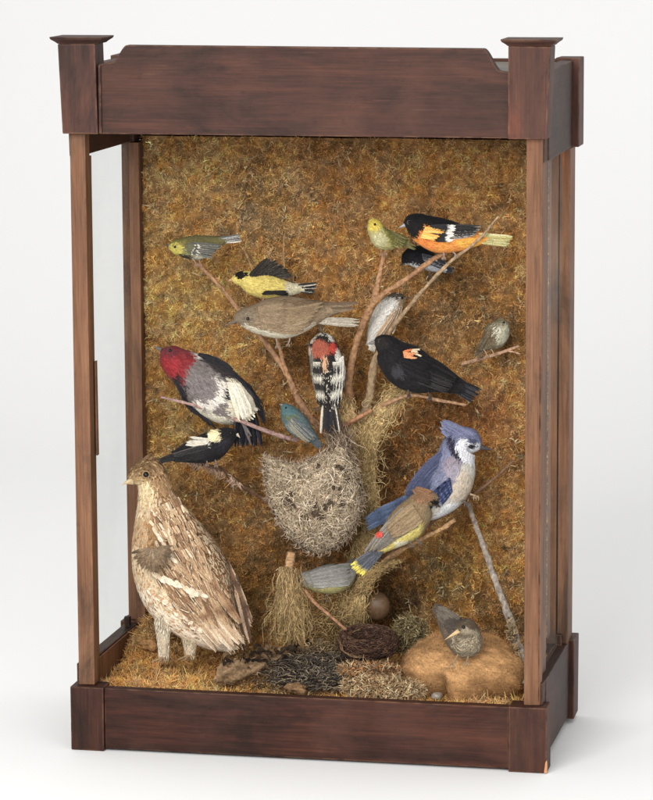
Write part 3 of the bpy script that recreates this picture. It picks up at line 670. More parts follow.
# ---- (c) large brown-grey bird
b = Bird('bird', 'large plain grey brown bird with whitish belly in the upper centre', 'bird', .15,
  [(235,320.5,2.5),(239,318.5,7),(246,318,10.5),(256,318.5,14.5),(270,318,19),(286,317,20.5),(300,315,17.5),(313,312.5,12.5),(326,310,8),(338,308,4.5)], (142,120,92),
  [('p',[(238,324),(252,326),(266,331),(292,330),(312,324),(320,330),(292,345),(256,342),(240,332)],(206,196,172)),('e',246,317,10,8,0,(132,116,94)),('e',247,319.6,4,2,0,(108,92,74)),('p',[(270,300),(340,300),(340,306),(300,306)],(120,98,72))], nf=2200, fl=7.5, fw=2.6, var=.09)
a = b.fan((262,309),(266,327),(322,304),(303,331),13,6.5,[(140,116,86),(128,106,78)],build=False,edge=((158,136,106),1),bow=.06)
b.fan((258,308),(262,325),(285,305),(284,329),10,6.5,[(142,120,92),(134,112,84)],acc=a,off=2.0,bow=.05)
b.fan((314,305),(314,311),(358,303),(352,310),6,5,[(112,92,70),(102,82,62)],name='tail',d=4,edge=((140,120,94),1))
b.fan((310,318),(312,322),(360,319),(357,326),5,3.8,[(176,166,146),(160,150,132)],name='tail',d=1,edge=((150,140,120),1))
b.beak((236,321),(224,326),2.2,(96,82,66),hook=.3); b.eye(248,318.8,1.5,ring=(120,100,80))
b.leg((276,338),(277,346),3,.8,(140,118,98)); b.leg((290,337),(288,344),3,.8,(140,118,98))

# ---- (d) small yellow-headed bird
b = Bird('bird', 'small greenish bird with yellow head perched left of the orange bird', 'bird', .17,
  [(371,220,3.5,3),(374,225,7.5,4),(377,231,8.6,4),(382,238,10.5,2),(389,240,9.5,-2),(398,240,6.5,-7),(406,241,3.5,-11)], (178,168,104),
  [('e',374,224,9,7.5,0,(214,188,64)),('p',[(382,224),(394,226),(410,236),(410,248),(394,248),(388,238)],(128,122,58)),('e',379,240,8,7,0,(190,182,136))], nf=600, fl=4, fw=1.7)
b.fan((387,230),(386,240),(407,240),(402,248),6,3.4,[(112,106,58),(96,92,58)],edge=((170,164,90),1))
b.fan((400,239),(400,243),(416,246),(414,250),4,2.4,(110,104,60),name='tail',d=-9)
b.beak((368.5,226),(364.5,227.5),1.2,(120,100,70),d=5); b.eye(375,224.5,1.1); b.eye(369.5,223.5,.9,d=6)
b.leg((380,246),(381,253),2,.6,(150,120,96)); b.leg((385,246),(385,253),1,.6,(150,120,96))

# ---- (e) oriole
b = Bird('bird', 'orange and black oriole with pale yellow tail on the top right branch', 'bird', .155,
  [(405,223,3.5),(409,223,8.5),(416,225,12),(425,230,15),(438,235,17),(451,237,15.5),(463,238,12),(474,238,8.5),(484,238,5)], (232,148,46),
  [('p',[(398,205),(426,209),(452,216),(480,223),(480,230),(440,228),(424,226),(424,238),(414,238),(404,232),(398,226)],(30,28,30)),('e',427,240,12,8,30,(236,138,40)),('e',470,243,14,5,0,(244,178,50)),('e',413,231,6,8,-20,(34,30,30))], nf=1700, fl=6, fw=2.2, jit=.9)
a = b.fan((431,226),(434,240),(481,227),(474,236),9,4.6,[(62,58,58),(44,42,44)],edge=((196,188,176),1),build=False)
b.fan((432,226),(434,240),(456,226),(452,240),8,4.6,[(48,46,48)],acc=a,off=1.8,tipc=((232,226,214),.28))
b.fan((421,237),(425,228),(437,240),(442,230),9,3.4,[(238,186,84),(230,164,62)],name='shoulder_patch',off=3.2,jitter=2.4)
b.fan((478,234),(478,242),(513,236),(508,246),7,3.6,[(216,206,146),(198,186,112)],name='tail',d=2,edge=((150,138,80),1))
b.beak((405,225),(398.5,228),1.9,(150,150,150)); b.eye(409,222.5,1.3,ring=(70,66,66))
b.leg((443,251),(444,257),4,.8,(150,130,112),tl=4); b.leg((452,251),(456,255),3,.8,(150,130,112),tl=4)

# ---- (f) black and white bird behind oriole
b = Bird('bird', 'small black-headed bird with white cheek tucked beneath the orange bird', 'bird', .235,
  [(403,263,2.5),(408,259,8),(416,257,11),(426,260,10),(436,265,7),(445,268,4)], (36,36,40),
  [('e',412,268,8,4.5,10,(222,222,220)),('e',436,270,11,7,10,(170,172,176)),('e',424,252,12,7,0,(30,30,34))], nf=600, fl=4.5, fw=1.9)
b.fan((422,254),(424,262),(446,262),(444,270),6,3.4,[(70,72,78),(50,50,56)],edge=((160,162,166),1))
b.fan((440,266),(440,269),(454,270),(452,273),4,2.2,(60,60,64),name='tail',d=0)
b.beak((402.5,264),(399,265.5),1,(40,38,38)); b.eye(407,260,1); b.leg((428,268),(430,275),2,.6)

# ---- (g) white-breasted bird behind the fork
b = Bird('bird', 'hunched white-breasted bird with streaked brown flank behind the branch fork', 'bird', .225,
  [(405,298,3,2),(400,300,8,2),(394,304,10.5,1),(387,314,12.5,0),(380,325,11,0),(374,335,7,0),(370,343,3,0)], (216,210,200),
  [('p',[(380,288),(402,290),(412,300),(406,306),(394,298),(382,300)],(92,82,70)),('p',[(392,310),(404,300),(408,312),(394,334),(376,340),(386,324)],(166,132,98)),('e',404,302,5,5,0,(168,142,104)),('e',389,305,7,7,0,(232,228,220))], nf=900, fl=6, fw=2, jit=2)
b.fan((394,312),(402,306),(376,338),(392,334),9,3.4,[(176,140,104),(206,190,164),(140,110,84)],off=.5,edge=((214,200,176),1))
b.fan((374,334),(378,336),(368,350),(374,352),4,2.6,(200,192,176),name='tail',d=0)
b.beak((407,297),(412,299),1.3,(90,80,70),d=2); b.eye(402,298,1.1)
b.leg((385,326),(386,333),3,.6)

# ---- (h) blackbird
b = Bird('bird', 'glossy black bird with orange and cream shoulder patch at right', 'bird', .155,
  [(375,341,3),(379,342,7.5),(386,346,12),(394,356,18),(406,366,22),(420,373,20),(435,377,15.5),(448,382,11),(460,387,7)], (34,32,34),
  [('e',382,343,8,7,0,(46,42,40)),('e',398,372,8,6,30,(58,56,60))], nf=2200, fl=7, fw=2.5, jit=1, var=.2)
a = b.fan((404,352),(406,376),(456,377),(448,392),12,6,[(34,32,34),(26,25,27),(44,41,42)],edge=((64,60,58),1),build=False)
b.fan((402,352),(404,372),(430,364),(430,384),9,6,[(34,32,34),(28,26,28)],acc=a,off=2)
b.fan((403,352),(404,357),(412,351),(414,358),5,2.8,[(214,118,60),(226,150,92)],name='shoulder_patch',off=5.2,jitter=2)
b.fan((411,350),(411,353),(422,351),(420,356),4,2.2,(226,204,166),name='shoulder_patch',off=5.4,jitter=1.8)
b.fan((452,378),(450,388),(481,389),(472,402),8,4,[(36,34,36),(28,27,30),(52,50,52)],name='tail',d=1,edge=((70,70,76),1))
b.beak((375,342),(364.5,345),2.3,(120,112,104)); b.eye(380,341,1.3,ring=(60,54,50))
b.leg((408,389),(409,395),6,1,(60,52,48)); b.leg((428,392),(430,398),4,1,(60,52,48))

# ---- (i) small speckled bird right
b = Bird('bird', 'tiny grey speckled bird with whitish flank on the short right twig', 'bird', .235,
  [(502,319,3.5),(501,324,8.5),(498,331,12),(493,338,12),(487,343,8),(481,347,3.5)], (134,122,94),
  [('e',503,334,7,13,15,(186,180,154)),('e',497,330,3.5,4.5,0,(212,206,182)),('e',488,338,7,8,0,(112,94,68)),('e',502,321,6,4,0,(128,116,88))], nf=600, fl=4, fw=1.6, jit=2.2, var=.28)
b.fan((492,330),(488,338),(479,350),(476,352),5,2.8,[(104,90,70),(90,78,62)])
b.fan((483,344),(486,347),(474,356),(477,358),4,2.2,(104,90,70),name='tail',d=0)
b.beak((506,321),(510,322),1,(96,82,66)); b.eye(504,322.5,.9)
b.leg((482,347),(487,355),2,.7,(170,140,110)); b.leg((490,348),(494,354),2,.7,(170,140,110))

# ---- (j) sapsucker, back view
def st_bar(s, VV, C, uf, tf):
    m = (uf > .42) & (uf < 1); c = C[m]; k = rng.random(m.sum()) < .5; c[k, 6:12] = lin((212,204,186)); C[m] = c; return C
b = Bird('woodpecker', 'black and white barred woodpecker with red crown seen from behind', 'woodpecker', .16,
  [(321,334,5),(322,339,11.5),(323,347,14.5),(325,357,15.5),(328,370,17),(329,384,15.5),(329,396,12),(330,406,9),(331,415,6)], (44,40,38),
  [('p',[(334,348),(345,350),(347,372),(340,394),(333,396),(337,378),(336,360)],(228,224,212)),('e',312,372,4.5,20,-6,(128,120,108)),('e',320,349,9.5,9.5,0,(166,84,60)),('e',333,348,4,6,0,(198,60,42)),
   ('p',[(309,340),(314,334),(322,331),(322,334),(314,338),(312,346)],(206,198,180)),('p',[(326,331),(332,335),(335,342),(332,343),(328,337),(324,334)],(214,208,194)),('e',325,364,2.5,9,0,(206,160,120)),('e',308,351,3,5,0,(196,188,168))], nf=1500, fl=5, fw=2, jit=.8, style=st_bar)
b.fan((314,362),(320,362),(318,404),(326,408),6,4.4,[(42,38,36),(52,48,44)],bars=((196,188,170),3),off=.8)
b.fan((341,362),(333,362),(340,402),(332,408),6,4.4,[(38,35,34),(46,42,40)],bars=((206,200,184),3),off=.8,edge=((228,224,210),0))
b.fan((343,356),(340,358),(341,382),(335,392),4,3,(214,208,194),name='wing',off=1.2,jitter=1.6)
b.fan((323,404),(336,404),(321,432),(343,437),9,3.6,[(206,196,176),(60,54,50),(44,42,44),(40,38,42),(40,38,40),(46,44,48),(50,48,50),(44,40,40),(60,56,54)],name='tail',d=4,layer=.1,dt=4)
b.beak((321,331),(320,323),1.8,(80,72,66),d=0); b.eye(311.5,345,1.1); b.leg((322,402),(318,408),-2,.8); b.leg((336,400),(340,406),-2,.8)

# ---- (k) red-headed woodpecker
b = Bird('woodpecker', 'large woodpecker with crimson head, grey breast and white belly on the left', 'woodpecker', .175,
  [(163,351,5,0),(168,355,11.5,0),(176,362,15,0),(186,369,18.5,0),(198,378,23.5,0),(211,388,26.5,0),(225,398,26,0),(238,407,21,-2),(248,415,13,-3)], (118,108,104),
  [('p',[(205,372),(232,386),(222,402),(206,414),(192,404)],(212,204,192)),('p',[(228,378),(246,384),(258,398),(254,418),(236,424),(226,410)],(216,206,180)),('p',[(190,404),(206,412),(230,418),(236,432),(210,430),(192,418)],(222,214,192)),
   ('p',[(152,338),(180,344),(196,350),(196,360),(186,372),(184,386),(170,384),(158,370)],(134,38,42)),('e',171,366,9,11,0,(156,36,42)),('e',170,352,9,6,10,(112,46,52)),('p',[(178,374),(184,386),(188,400),(180,398),(166,384)],(46,42,44)),
   ('p',[(196,352),(224,360),(240,378),(224,378),(208,366)],(60,54,54)),('e',198,354,7,4,20,(206,200,190)),('e',201,386,17,15,35,(122,112,110)),('e',228,392,3,7,20,(40,38,40)),('e',185,352,9,3.4,20,(132,50,56))], nf=2600, fl=7.5, fw=2.6, jit=1.5)
b.fan((198,354),(210,362),(232,370),(262,404),9,6,[(44,42,46),(34,33,36),(52,50,54)],off=-.5,bow=-.05,layer=.3)
b.fan((176,372),(184,384),(190,410),(216,428),8,6,[(44,42,46),(34,33,36)],off=-4,bow=.06,layer=.2)
b.fan((240,378),(250,386),(262,408),(266,424),6,6,[(40,38,42),(32,31,34)],off=-3)
a = b.fan((238,404),(254,410),(236,446),(262,446),10,5,[(44,42,48),(34,33,38),(56,54,62)],name='tail',d=2,edge=((110,104,108),1),dt=2,build=False)
b.fan((236,414),(240,416),(250,436),(252,444),2,2.6,(150,140,138),acc=a,d=6)
a.build('tail', M_feather, b.root)
b.fan((228,382),(238,384),(240,420),(252,414),8,5.5,[(222,212,186),(228,222,206)],name='wing',off=1)
b.beak((161.5,350),(153,346),2.4,(90,82,78),d=1); b.eye(170,350.5,1.5,ring=(96,40,44))
b.leg((224,414),(228,420),14,.9,(140,130,120)); b.leg((205,404),(204,410),16,.9,(140,130,120)); 

# ---- (l) bobolink
b = Bird('bird', 'black bird with cream nape and white wing stripe below the woodpecker', 'bird', .15,
  [(235,431,3),(231,434,7.5),(223,439,11.5),(212,446,14.5),(199,450,13),(187,453,9.5),(176,456,5.5)], (38,36,38),
  [('p',[(207,429),(217,428),(221,436),(219,443),(212,441)],(228,214,168)),('p',[(187,441),(196,438),(210,443),(209,448),(198,446),(188,445)],(222,216,202)),('e',226,446,8,7,-30,(48,46,52))], nf=1300, fl=5.5, fw=2.1, jit=.8, var=.2)
a = b.fan((208,445),(206,458),(172,455),(176,461),8,4.6,[(48,46,46),(38,36,37)],edge=((106,98,88),1),build=False)
b.fan((210,440),(206,446),(190,440),(187,446),5,3.6,[(214,206,188)],acc=a,off=2.4,jitter=1.8)
b.fan((219,434),(214,441),(209,430),(208,439),5,4,(232,216,166),name='nape_patch',off=1)
b.fan((180,452),(180,458),(158,459),(160,463),5,3,(44,42,42),name='tail',d=2)
b.beak((236.5,434),(240,438),2,(196,180,156)); b.eye(231,433,1.2); b.leg((206,459),(207,464),5,.8,(120,96,84)); b.leg((214,457),(216,465),4,.8,(120,96,84))

# ---- (m) indigo bird
b = Bird('bird', 'small teal blue bird beside the foot of the left fork', 'bird', .15,
  [(283,405,2.5),(286,409,6.5),(290,415,9.5),(296,423,11),(303,430,9.5),(310,436,6.5),(316,440,3.5)], (88,108,110),
  [('e',291,416,7,6,30,(104,106,66)),('e',289,409,9,7,0,(78,112,116)),('p',[(282,422),(294,436),(306,441),(296,432)],(140,146,140)),('e',304,430,9,6,35,(96,104,104))], nf=700, fl=4.5, fw=1.8)
b.fan((292,417),(288,425),(316,440),(306,441),7,3.6,[(96,104,108),(76,84,90),(126,122,106)],edge=((160,152,128),1))
b.fan((310,434),(308,439),(324,444),(320,449),5,2.6,(82,88,94),name='tail',d=1)
b.beak((282.5,405),(279,404.5),1.6,(110,108,104)); b.eye(286,408,1); b.leg((294,433),(292,438),3,.6)

# ---- (n) blue jay
def st_jay(s, VV, C, uf, tf):
    x = VV[:, 4, 0]; y = VV[:, 4, 1]; m = ((x-438)**2/90 + (y-497)**2/80) < 1; k = m & (rng.random(len(x)) < .4); C[k, 6:] = lin((44,48,72)); return C
b = Bird('blue_jay', 'crested blue jay with white face looking right behind the brown crested bird', 'jay', .185,
  [(480,447,4),(475,444.5,10.5),(467,442,15),(460,446,17),(456,458,18.5),(454,471,21),(449,483,22.5),(440,496,20),(430,507,14),(421,514,8)], (124,128,156),
  [('p',[(478,458),(478,500),(456,514),(432,524),(428,512),(440,496),(450,478),(458,464)],(206,200,190)),('e',452,466,9,10,0,(150,138,150)),('p',[(444,434),(450,432),(458,450),(470,458),(476,462),(466,464),(452,456)],(52,48,66)),
   ('p',[(458,440),(466,438),(480,444),(482,452),(478,466),(462,462),(456,450)],(226,226,230)),('p',[(452,420),(478,430),(484,442),(474,440),(460,438),(452,440)],(122,126,158)),('e',472,441,5,3,20,(80,84,112)),('e',472,447,5,1.6,0,(60,58,70)),('e',462,486,12,16,25,(204,188,168)),('e',452,476,6,12,20,(160,152,166)),
   ('p',[(430,520),(445,505),(462,502),(450,515)],(218,220,222))], nf=2600, fl=6.5, fw=2.3, jit=1, style=st_jay, var=.08)
a = b.fan((441,452),(450,470),(404,494),(418,508),11,6.5,[(108,114,150),(98,106,142)],build=False,bow=.04,edge=((134,138,164),0),off=-1)
b.fan((446,482),(440,494),(426,500),(428,510),8,5,[(78,90,136),(52,56,74),(104,114,154)],acc=a,off=2.4,bars=((30,34,58),3))
b.fan((450,478),(452,490),(434,494),(440,506),8,4.4,[(84,98,142),(58,66,104)],acc=a,off=1.5,bars=((34,38,64),2),tipc=((196,200,214),.12))
b.fan((418,492),(424,502),(367,518),(367,529),8,6.5,[(80,96,124),(92,110,140),(74,86,112)],name='tail',d=2,bars=((64,76,104),3),bow=.02)
b.fan((476,435),(456,438),(446,421),(440,425),12,4,[(122,126,158),(108,112,146),(132,134,162)],name='crest',off=.2,layer=.12,jitter=1.2)
b.fan((468,440),(452,440),(447,428),(441,430),7,4,[(116,120,152),(104,108,142)],name='crest',off=.2,layer=.1,jitter=1)
b.beak((481,447.5),(493,450),2.6,(66,64,70),d=2); b.eye(471,446.8,1.7)
b.leg((461,500),(467,503),8,1,(90,78,74),tl=6); b.leg((470,494),(476,496),6,1,(170,140,104),tl=6)

# ---- (o) waxwing
b = Bird('waxwing', 'brown crested waxwing with yellow-tipped tail and red wing spot', 'waxwing', .135,
  [(437,504,2.5),(434,501,6.5),(428,499,9.5),(422,503,12.5),(417,511,16),(409,521,18),(399,530,16),(388,539,11.5),(378,547,7.5),(370,553,5)], (150,124,88),
  [('p',[(384,536),(398,530),(414,524),(424,522),(420,548),(400,556),(380,556)],(216,198,104)),('p',[(396,542),(410,540),(408,552),(394,554)],(224,218,188)),('p',[(430,500),(440,500),(440,508),(432,506)],(36,30,30)),('e',424,497,11,7,-20,(146,108,76)),('e',430,512,7,8,0,(146,126,92)),('e',385,540,12,7,-40,(128,122,112))], nf=1900, fl=6, fw=2.2, jit=.8, var=.07)
a = b.fan((404,508),(418,526),(366,552),(380,548),10,5.5,[(128,118,104),(112,106,98),(140,124,98)],build=False,edge=((150,146,138),1),bow=.02)
b.fan((412,504),(422,520),(386,528),(394,538),9,6,[(150,126,92),(142,118,86)],acc=a,off=2)
b.fan((381,531),(383,534),(376,535),(379,538),6,2.6,(218,78,60),name='wing_spot',off=6)
b.fan((378,546),(384,550),(352,566),(362,576),8,5,[(92,94,102),(78,80,88)],name='tail',d=3,tipc=((226,204,62),.24),edge=((112,112,118),1))
b.fan((431,492),(424,497),(416,487),(412,492),7,4,[(146,106,74),(132,96,66)],name='crest',d=5,layer=.3)
b.beak((437.5,505),(440.5,508),1.6,(44,38,36),d=3); b.eye(433.5,502,1.1)
b.leg((408,540),(412,545),6,.8,(96,84,74)); b.leg((414,538),(420,542),5,.8,(96,84,74))

# ---- (p) grey bird
b = Bird('bird', 'small grey bird with olive belly beside the draped stub', 'bird', .15,
  [(297,578,3),(301,579,7),(309,580,9),(319,580,12.5),(331,579,14.5),(341,577,13),(348,573,9),(352,568,4.5)], (136,132,124),
  [('p',[(300,586),(316,588),(340,584),(352,580),(346,598),(312,602)],(168,158,98)),('e',334,569,17,5,-14,(120,116,110))], nf=1300, fl=6, fw=2.2, var=.08)
b.fan((310,574),(314,586),(350,564),(349,584),9,5.6,[(134,131,126),(122,119,114)],edge=((150,147,140),1))
b.fan((344,566),(346,572),(355,558),(354,564),4,3.2,(84,80,76),name='tail',d=0)
b.beak((296.5,578),(291,578),1.4,(70,62,54)); b.eye(301,577,1.1); b.leg((326,592),(328,600),3,.7)

# ---- (q) ruffed grouse
def st_grouse(s, VV, C, uf, tf):
    x = VV[:, 4, 0]; y = VV[:, 4, 1]; n = len(x)
    # distance across body: +1 breast side (left/below), -1 back side
    i = np.clip((uf*71).astype(int), 0, 71); ctr = s.c[i]; A = s.A[i]; q = ((x-ctr[:, 0])*A[:, 0] + (y-ctr[:, 1])*A[:, 1])/s.r[i]
    if A[30, 0] > 0: q = -q if False else q
    left = np.where(A[:, 0] < 0, q, -q)          # positive = towards breast
    back = (left < .15) & (uf > .2)
    cream = lin((226,206,172)); dk = lin((84,56,34)); rd = lin((150,100,60))
    r = rng.random(n)
    m = back & (r < .55)
    C[m, 4] = C[m, 7] = C[m, 1] = cream; C[m, 10] = cream; C[m, 3] *= .6; C[m, 5] *= .6; C[m, 6] *= .7; C[m, 8] *= .7
    m = back & (r > .7); C[m, 6:9] = dk; C[m, 9:12] = lin((196,160,116))
    m = back & (r > .55) & (r <= .7); C[m, 0:6] = rd
    br = (left >= .15) & (uf > .18) & (uf < .9); m = br & (r < .42); C[m, 6:9] = lin((176,130,84)); 
    m = br & (r < .12); C[m, 6:9] = lin((120,84,52))
    hd = uf < .17; m = hd & (r < .5) & (y < 479); C[m, 6:12] = lin((70,50,34)); m = hd & (r > .8); C[m, 6:12] = lin((196,166,120))
    return C
b = Bird('grouse', 'large mottled brown ruffed grouse standing at the left on the moss', 'grouse', .125,
  [(130,480,4.5,8),(135,477,9.5,6),(143,473.5,14.5,3),(150,475,16,1),(153.5,484,15.5,0),(156,497,18,0),(160,513,25,0),(167,536,36,0),(176,562,44,0),(188,588,45,0),(203,611,36,0),(219,629,24,-2),(234,642,12,-4)], (158,122,82),
  [('p',[(132,484),(150,490),(160,505),(150,520),(140,540),(146,560),(160,580),(190,606),(225,640),(240,650),(200,655),(140,612),(118,560),(124,520),(136,500)],(214,190,152)),
   ('p',[(130,520),(146,516),(150,545),(130,545)],(196,164,122)),('p',[(118,560),(134,580),(160,606),(190,628),(240,650),(205,655),(140,612)],(232,214,186)),
   ('e',142,466,16,9,-10,(128,98,62)),('e',140,479,11,6,-10,(178,146,98)),('p',[(132,484),(150,482),(156,496),(146,512),(136,500)],(222,198,152)),('e',146,475,5,2.5,0,(110,84,56)),
   ('p',[(168,500),(184,506),(200,525),(226,556),(244,590),(238,600),(206,560),(180,530)],(128,94,62))], kd=.72, nf=6500, fl=9.0, fw=3.6, jit=2, style=st_grouse, head_u=.3, lift=.07, var=.13)
mott = [(158,120,84),(176,140,102),(136,102,70),(190,156,116)]
def quills(S0, S1, D0, D1, n, w, cols, L, acc, **k):
    for i in range(n):
        f = (i + random.uniform(-.3, .3))/max(1, n-1); x = S0[0]*(1-f)+S1[0]*f; y = S0[1]*(1-f)+S1[1]*f; dx = D0[0]*(1-f)+D1[0]*f + random.gauss(0, .08); dy = D0[1]*(1-f)+D1[1]*f + random.gauss(0, .08); l = L*random.uniform(.75, 1.2)
        kk = dict(k)
        if isinstance(kk.get('shaft'), list): kk['shaft'] = random.choice(kk['shaft'])
        acc = b.fan((x, y), (x, y), (x+dx*l, y+dy*l), (x+dx*l, y+dy*l), 1, w*random.uniform(.8, 1.15), [random.choice(cols)], acc=acc, build=False, **kk)
    return acc
a = b.fan((176,575),(158,592),(244,642),(216,648),8,9,[(214,184,148),(198,164,126),(226,204,174)],build=False,edge=((230,212,184),1),off=.6,bow=-.04,jitter=2)
a = b.fan((198,566),(180,580),(240,622),(212,628),8,8,mott,acc=a,build=False,edge=((214,190,154),1),off=1.4,jitter=2.5,bars=((124,88,60),3))
cr = (236,218,188); dkb = ((104,74,50),)
for r_ in range(8):                                     # imbricated rows of coverts, back to wing tip
    f = r_/7; S0 = (194+30*f, 540+46*f*1.2); S1 = (150+32*f, 562+54*f)
    a = quills(S0, S1, (.46,.89), (.66,.75), 14, 4.0, mott, 18, a, off=3.4-r_*.28, shaft=[(206,180,144), None, None, (120,90,62)], edge=((196,166,128), random.choice((0,1))) if r_ % 2 else ((128,96,68), 1), jitter=1.5)
    a = quills(S0, S1, (.46,.89), (.66,.75), 6, 3.0, [(112,84,60),(96,70,50)], 11, a, off=3.5-r_*.28, shaft=(226,206,172), tipc=((214,190,156), .25), jitter=2)
for r_ in range(7):                                     # mantle and scapulars
    f = r_/6; S0 = (176+26*f, 498+46*f); S1 = (152+6*f, 510+46*f)
    a = quills(S0, S1, (.45,.9), (.45,.9), 11, 3.5, mott+[(196,166,126)], 14, a, off=2.6+.2*r_, shaft=[(214,190,154), None, (116,86,60), None], jitter=1.4)
    a = quills(S0, S1, (.45,.9), (.45,.9), 6, 2.8, [(104,76,54),(214,192,158)], 10, a, off=2.8+.2*r_, shaft=(228,208,176), jitter=1.6)
a = quills((152,571), (196,590), (.72,.66), (.72,.66), 9, 4.6, [(216,196,166),(226,208,180),(206,180,146)], 13, a, off=5, tipc=((230,216,190), .4), jitter=1.6)
a = quills((150,522), (170,556), (.55,.84), (.75,.66), 8, 3.4, [(232,214,184),(220,198,164)], 9, a, off=6, jitter=.6)
a = quills((146,586), (190,624), (.8,.6), (.9,.42), 9, 6, [(220,196,160),(204,170,128),(228,208,178)], 16, a, off=2, edge=((236,222,198), 2), bars=((178,134,92), 4), jitter=.8)
a.build('wing', M_feather, b.root)
b.fan((226,560),(205,590),(252,622),(236,646),9,8,[(120,90,66),(156,122,90),(98,72,54)],name='tail',d=-6,edge=((206,182,150),0),jitter=1.5,bars=((80,58,44),3),layer=.5)
b.fan((236,575),(222,600),(250,642),(242,650),5,6,[(90,68,54),(190,160,126)],name='tail',d=-2,jitter=1)
a = None
for k, (rr, n_, o_, c_) in enumerate(((20,30,9,(118,96,72)),(17,26,10,(132,108,82)),(13,20,11,(148,122,92)),(9,14,12,(160,134,104)))):
    for i in range(n_):
        an = math.radians(-8 + 184*i/(n_-1)); cx_, cy_ = 153, 549; r2 = rr*random.uniform(.86, 1.05); sh_ = random.uniform(.76, 1.05); t = (cx_+r2*math.cos(an), cy_+r2*1.1*math.sin(an))
        a = b.fan((cx_+2*math.cos(an), cy_), (cx_+2*math.cos(an), cy_), t, t, 1, 3.4, [tuple(int(v*sh_) for v in c_)], acc=a, off=3, d=40+o_*.4+i*.01, build=False, jitter=.5)
a.build('ruff', M_feather, b.root)
b.fan((140,464),(150,464),(150,455),(160,460),9,4.5,[(120,90,58),(96,72,46),(150,118,78)],name='crest',d=4,jitter=1.5)
b.beak((133,481),(121.5,484.5),4,(206,176,128),d=(9,9),hook=1.0); b.eye(146,475,2.4,ring=(150,116,74))
# feathered legs
for (x0, y0, x1, y1, dd, c_) in ((163,610,164,657,8,(240,228,206)), (190,628,190,655,2,(222,204,176))):
    a = Acc(); tube(a, b.W(np.array([(x0,y0,dd-8),(x0+.5,(y0+y1)/2,dd),(x1,y1-6,dd+2),(x1,y1,dd+2)])), [9*b.s,6*b.s,4*b.s,2.3*b.s], lin((226,206,176))*.6, sides=10, n=16)
    for i in range(420):
        t = random.random()**.8; an = random.uniform(0, 6.28); r0 = np.interp(t, [0,.5,1], [8.5,5.6,3.6]); x = x0+(x1-x0)*t + r0*math.cos(an); y = y0+(y1-y0)*t; d = dd + r0*math.sin(an)
        tube(a, b.W(np.array([(x,y,d),(x+1.0*math.cos(an),y+2.5,d+.8*math.sin(an)),(x+.4*math.cos(an)+random.gauss(0,.5),y+random.uniform(4,6.5),d+.6*math.sin(an))])), [.5*b.s,.4*b.s,.12*b.s], lin(c_)*random.uniform(.7,1.1), sides=3, n=4)
    for k in (-1, 0, 1):
        tube(a, b.W(np.array([(x1,y1-1,dd+2),(x1-3+4*k,y1+2,dd+8),(x1-5+7*k,y1+3.5,dd+13)])), [1.4*b.s,1.2*b.s,.5*b.s], lin((150,126,96)), sides=6, n=7)
    a.build('leg', M_feather, b.root)

# ---- (r) long-billed bird on the puffball
def st_spk(s, VV, C, uf, tf):
    y = VV[:, 4, 1]; x = VV[:, 4, 0]; bz = (x > 451) & (y > 634) & (VV[:, 4, 2] > 0); m = bz & (rng.random(len(x)) < .55); C[m] = lin((196,180,150)); m = bz & (rng.random(len(x)) < .35); C[m, 3:12] = lin((84,68,52)); return C
b = Bird('bird', 'speckled grey bird with long pale bill standing on the tan fungus', 'bird', .052,
  [(457.5,630,3,21),(461,628.5,7.5,20),(466,628,9.3,17),(470,631,8.8,12),(470,637,12,6),(467,642,15.5,0),(460,637,15,-7),(451,625,12,-14),(443,614,7.5,-20),(438,608,4,-23)], (112,96,78),
  [('e',468,645,16,13,0,(146,132,108)),('e',467,626,10,5,0,(96,80,62)),('e',470,632,9,2.6,10,(176,162,134)),('e',460,634,5,3,0,(158,142,114)),('p',[(434,604),(456,604),(474,614),(458,624),(450,636),(440,624)],(84,74,66))], nf=1900, fl=3.8, fw=1.8, jit=1.2, style=st_spk, kd=.9, mess=.35)
b.fan((460,618),(452,634),(438,606),(436,614),9,5,[(96,86,76),(108,98,86)],edge=((120,108,94),1),off=1)
b.fan((446,614),(442,620),(434,604),(434,610),5,3.4,(86,76,68),name='tail',d=-16)
b.beak((459.5,630.5),(444.5,640),2.4,(214,180,126),d=(22,27)); b.eye(463.5,627,1.5,d=26.3)
b.leg((458,654),(452,664),10,.8,(150,124,90),tl=6,d1=16); b.leg((468,656),(466,662),10,.8,(150,124,90),tl=6,d1=16)

# ------------------------------------------------------------------ hanging nest
nest = empty('hanging_nest', tuple(at(316,552,.13)), 'pouch-shaped woven nest of pale grey fibres hanging in the centre', 'nest')
NC = (315, 498)
out = [(264,456),(273,458),(284,462),(298,463.5),(312,459),(324,452),(336,447),(345,446),(352,458),(358,474),(362,492),(362,508),(357,524),(347,539),(333,549),(318,553),(303,548),(288,536),(277,520),(270,504),(266,490),(264,474)]
oc = catmull(np.array(out + [out[0]], float), 80)[:-1]
def nest_pt(a, q, Yc=.135):
    """a in 0..1 round the outline, q in 0..1 from rim (outline) to centre of the front"""
    k = (a % 1)*len(oc); i = int(k) % len(oc); f = k - int(k); o = oc[i]*(1-f) + oc[(i+1) % len(oc)]*f
    x = NC[0] + (o[0]-NC[0])*(1-q); y = NC[1] + (o[1]-NC[1])*(1-q); rho = 1-q
    top = max(0, (480-y)/30)
    return x, y, Yc - .052*math.sqrt(max(0, 1-rho**2.4))*(1-.35*min(1, top))
acc = Acc(); nr, na = 14, 80; V = []
for side in (1, -1):
    for i in range(nr):
        q = i/(nr-1)
        for j in range(na):
            x, y, Y = nest_pt(j/na, q); Y = .135 + (Y-.135)*side; V.append(at(x + random.gauss(0,.5), y + random.gauss(0,.5), Y))
idx = np.arange(2*nr*na).reshape(2, nr, na); nx = np.roll(idx, -1, 2)
